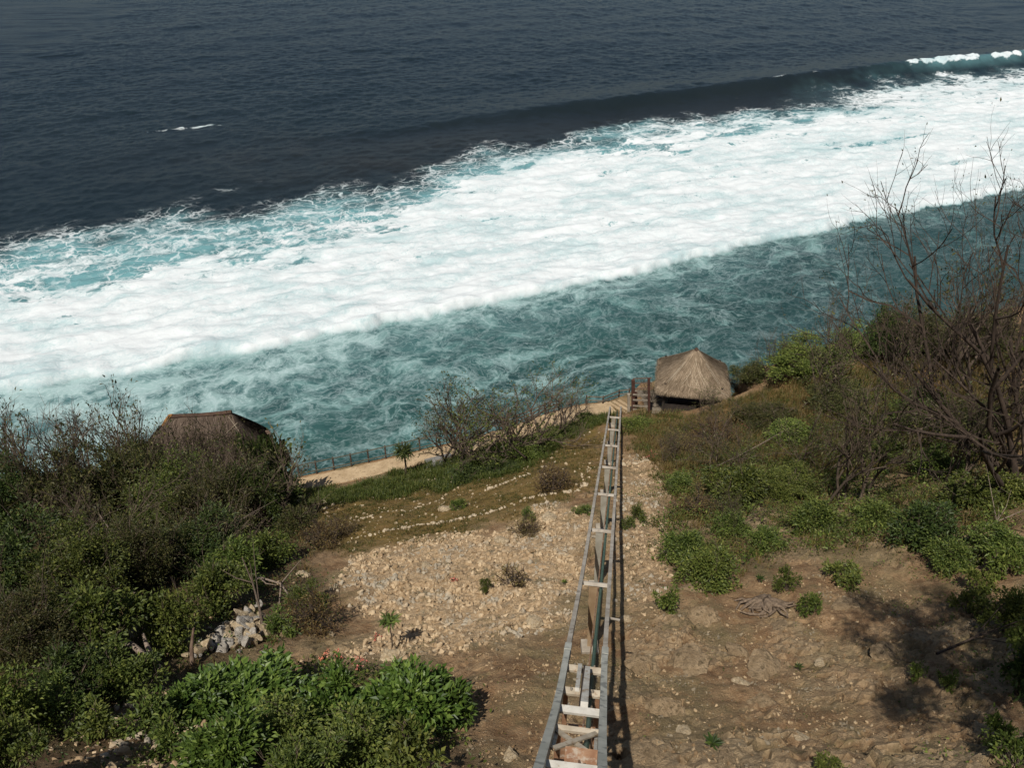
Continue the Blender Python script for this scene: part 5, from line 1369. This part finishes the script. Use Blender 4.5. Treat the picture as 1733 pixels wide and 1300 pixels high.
# ---- ground cover nobody could count
def cover(name, n, poly, mat, ll, lw, hmax, seed, wob=1.0, freq=.6, thr=-.1, lab=None, soft=.8):
    P, r = scatter(n, poly, wob, soft, seed, extra=lambda x, y: sstep(thr, thr + .25, fbm(x * freq, y * freq, seed + 500, 4)))
    P = P + np.column_stack([np.zeros((len(P), 2)), hmax * r.random(len(P)) ** 1.6]); s = ll * (.6 + .8 * r.random(len(P)))
    V, Fq = leaf_arr(P, r.normal(size=(len(P), 3)) + [0, 0, .35], s, s * lw, r); o = mesh_np(name, V, Fq, M[mat]); tag(o, kind='stuff'); return o
def grass(name, n, poly, mat, hgt, wd, seed, thr=-.2, freq=.5, wob=1.0, soft=.8, lean=.6):
    P, r = scatter(n // 6, poly, wob, soft, seed, extra=lambda x, y: sstep(thr, thr + .3, fbm(x * freq, y * freq, seed + 500, 4)))
    P = np.repeat(P, 6, axis=0) + np.column_stack([r.normal(size=(len(P) * 6, 2)) * .06, np.zeros(len(P) * 6)])
    o = blades(name, P, np.full(len(P), hgt), wd, M[mat], seed, lean); tag(o, kind='stuff'); return o
cover('weeds', 60000, Z_WEED, 'leaf_mid', .085, .5, .6, 1, 1.2, .7, .0)
cover('weeds', 14000, Z_WEED, 'leaf_bright', .15, .5, .7, 16, 1.2, .7, .05)
cover('weeds', 12000, Z_WEED, 'leaf_dark', .12, .5, .6, 17, 1.2, .8, .0)
cover('weeds', 42000, Z_WEED, 'leaf_bright', .08, .5, .45, 2, 1.2, .6, .05)
cover('weeds', 16000, Z_LEFT, 'leaf_dark', .11, .5, .45, 3, 1, .5, -.3)
cover('weeds', 9000, Z_LOW, 'leaf_mid', .11, .5, .35, 4, .6, .6, -.2)
cover('weeds', 9000, Z_OLV, 'leaf_olive', .07, .5, .18, 5, 1, .5, .0)
cover('weeds', 16000, Z_GRN, 'leaf_mid', .10, .5, .35, 6, .8, .6, -.3)
cover('weeds', 6000, Z_RUB2, 'leaf_olive', .06, .5, .12, 7, 1, .8, .15)
cover('weeds', 34000, Z_DRY, 'leaf_mid', .09, .5, .5, 8, 1.2, .3, -.02)
cover('weeds', 22000, Z_DRY, 'leaf_olive', .08, .45, .5, 15, 1.2, .35, -.2)
cover('weeds', 12000, Z_DRY, 'leaf_dry', .09, .4, .45, 9, 1.2, .5, -.1)
cover('weeds', 2600, ZALL, 'leaf_mid', .05, .5, .08, 10, 1, .9, .3)
cover('weeds', 3000, Z_RUB, 'leaf_olive', .055, .5, .12, 11, 1, .9, .25)
ZSH = zone([(1440, 930), (1733, 930), (1725, 1295), (1640, 1295), (1560, 1100)])
cover('weeds', 5000, ZSH, 'leaf_mid', .07, .5, .25, 12, 1, .7, .05)
grass('grass', 48000, Z_DRY, 'grass_dry', .38, .012, 21, -.35)
grass('grass', 34000, Z_DRY, 'grass_green', .32, .012, 22, -.1)
grass('grass', 42000, Z_GRN, 'grass_green', .30, .014, 23, -.5)
grass('grass', 34000, Z_OLV, 'grass_green', .09, .012, 24, -.1, .4)
grass('grass', 26000, Z_OLV, 'grass_dry', .10, .012, 25, -.05, .5)
grass('grass', 16000, Z_WEED, 'grass_dry', .35, .012, 26, -.1)
cover('weeds', 16000, Z_WEED, 'leaf_dry', .08, .4, .45, 13, 1.2, .5, -.1)
cover('weeds', 14000, Z_LEFT, 'leaf_olive', .09, .45, .6, 14, 1, .5, -.2)
grass('grass', 12000, Z_LEFT, 'grass_dry', .3, .012, 27, 0)
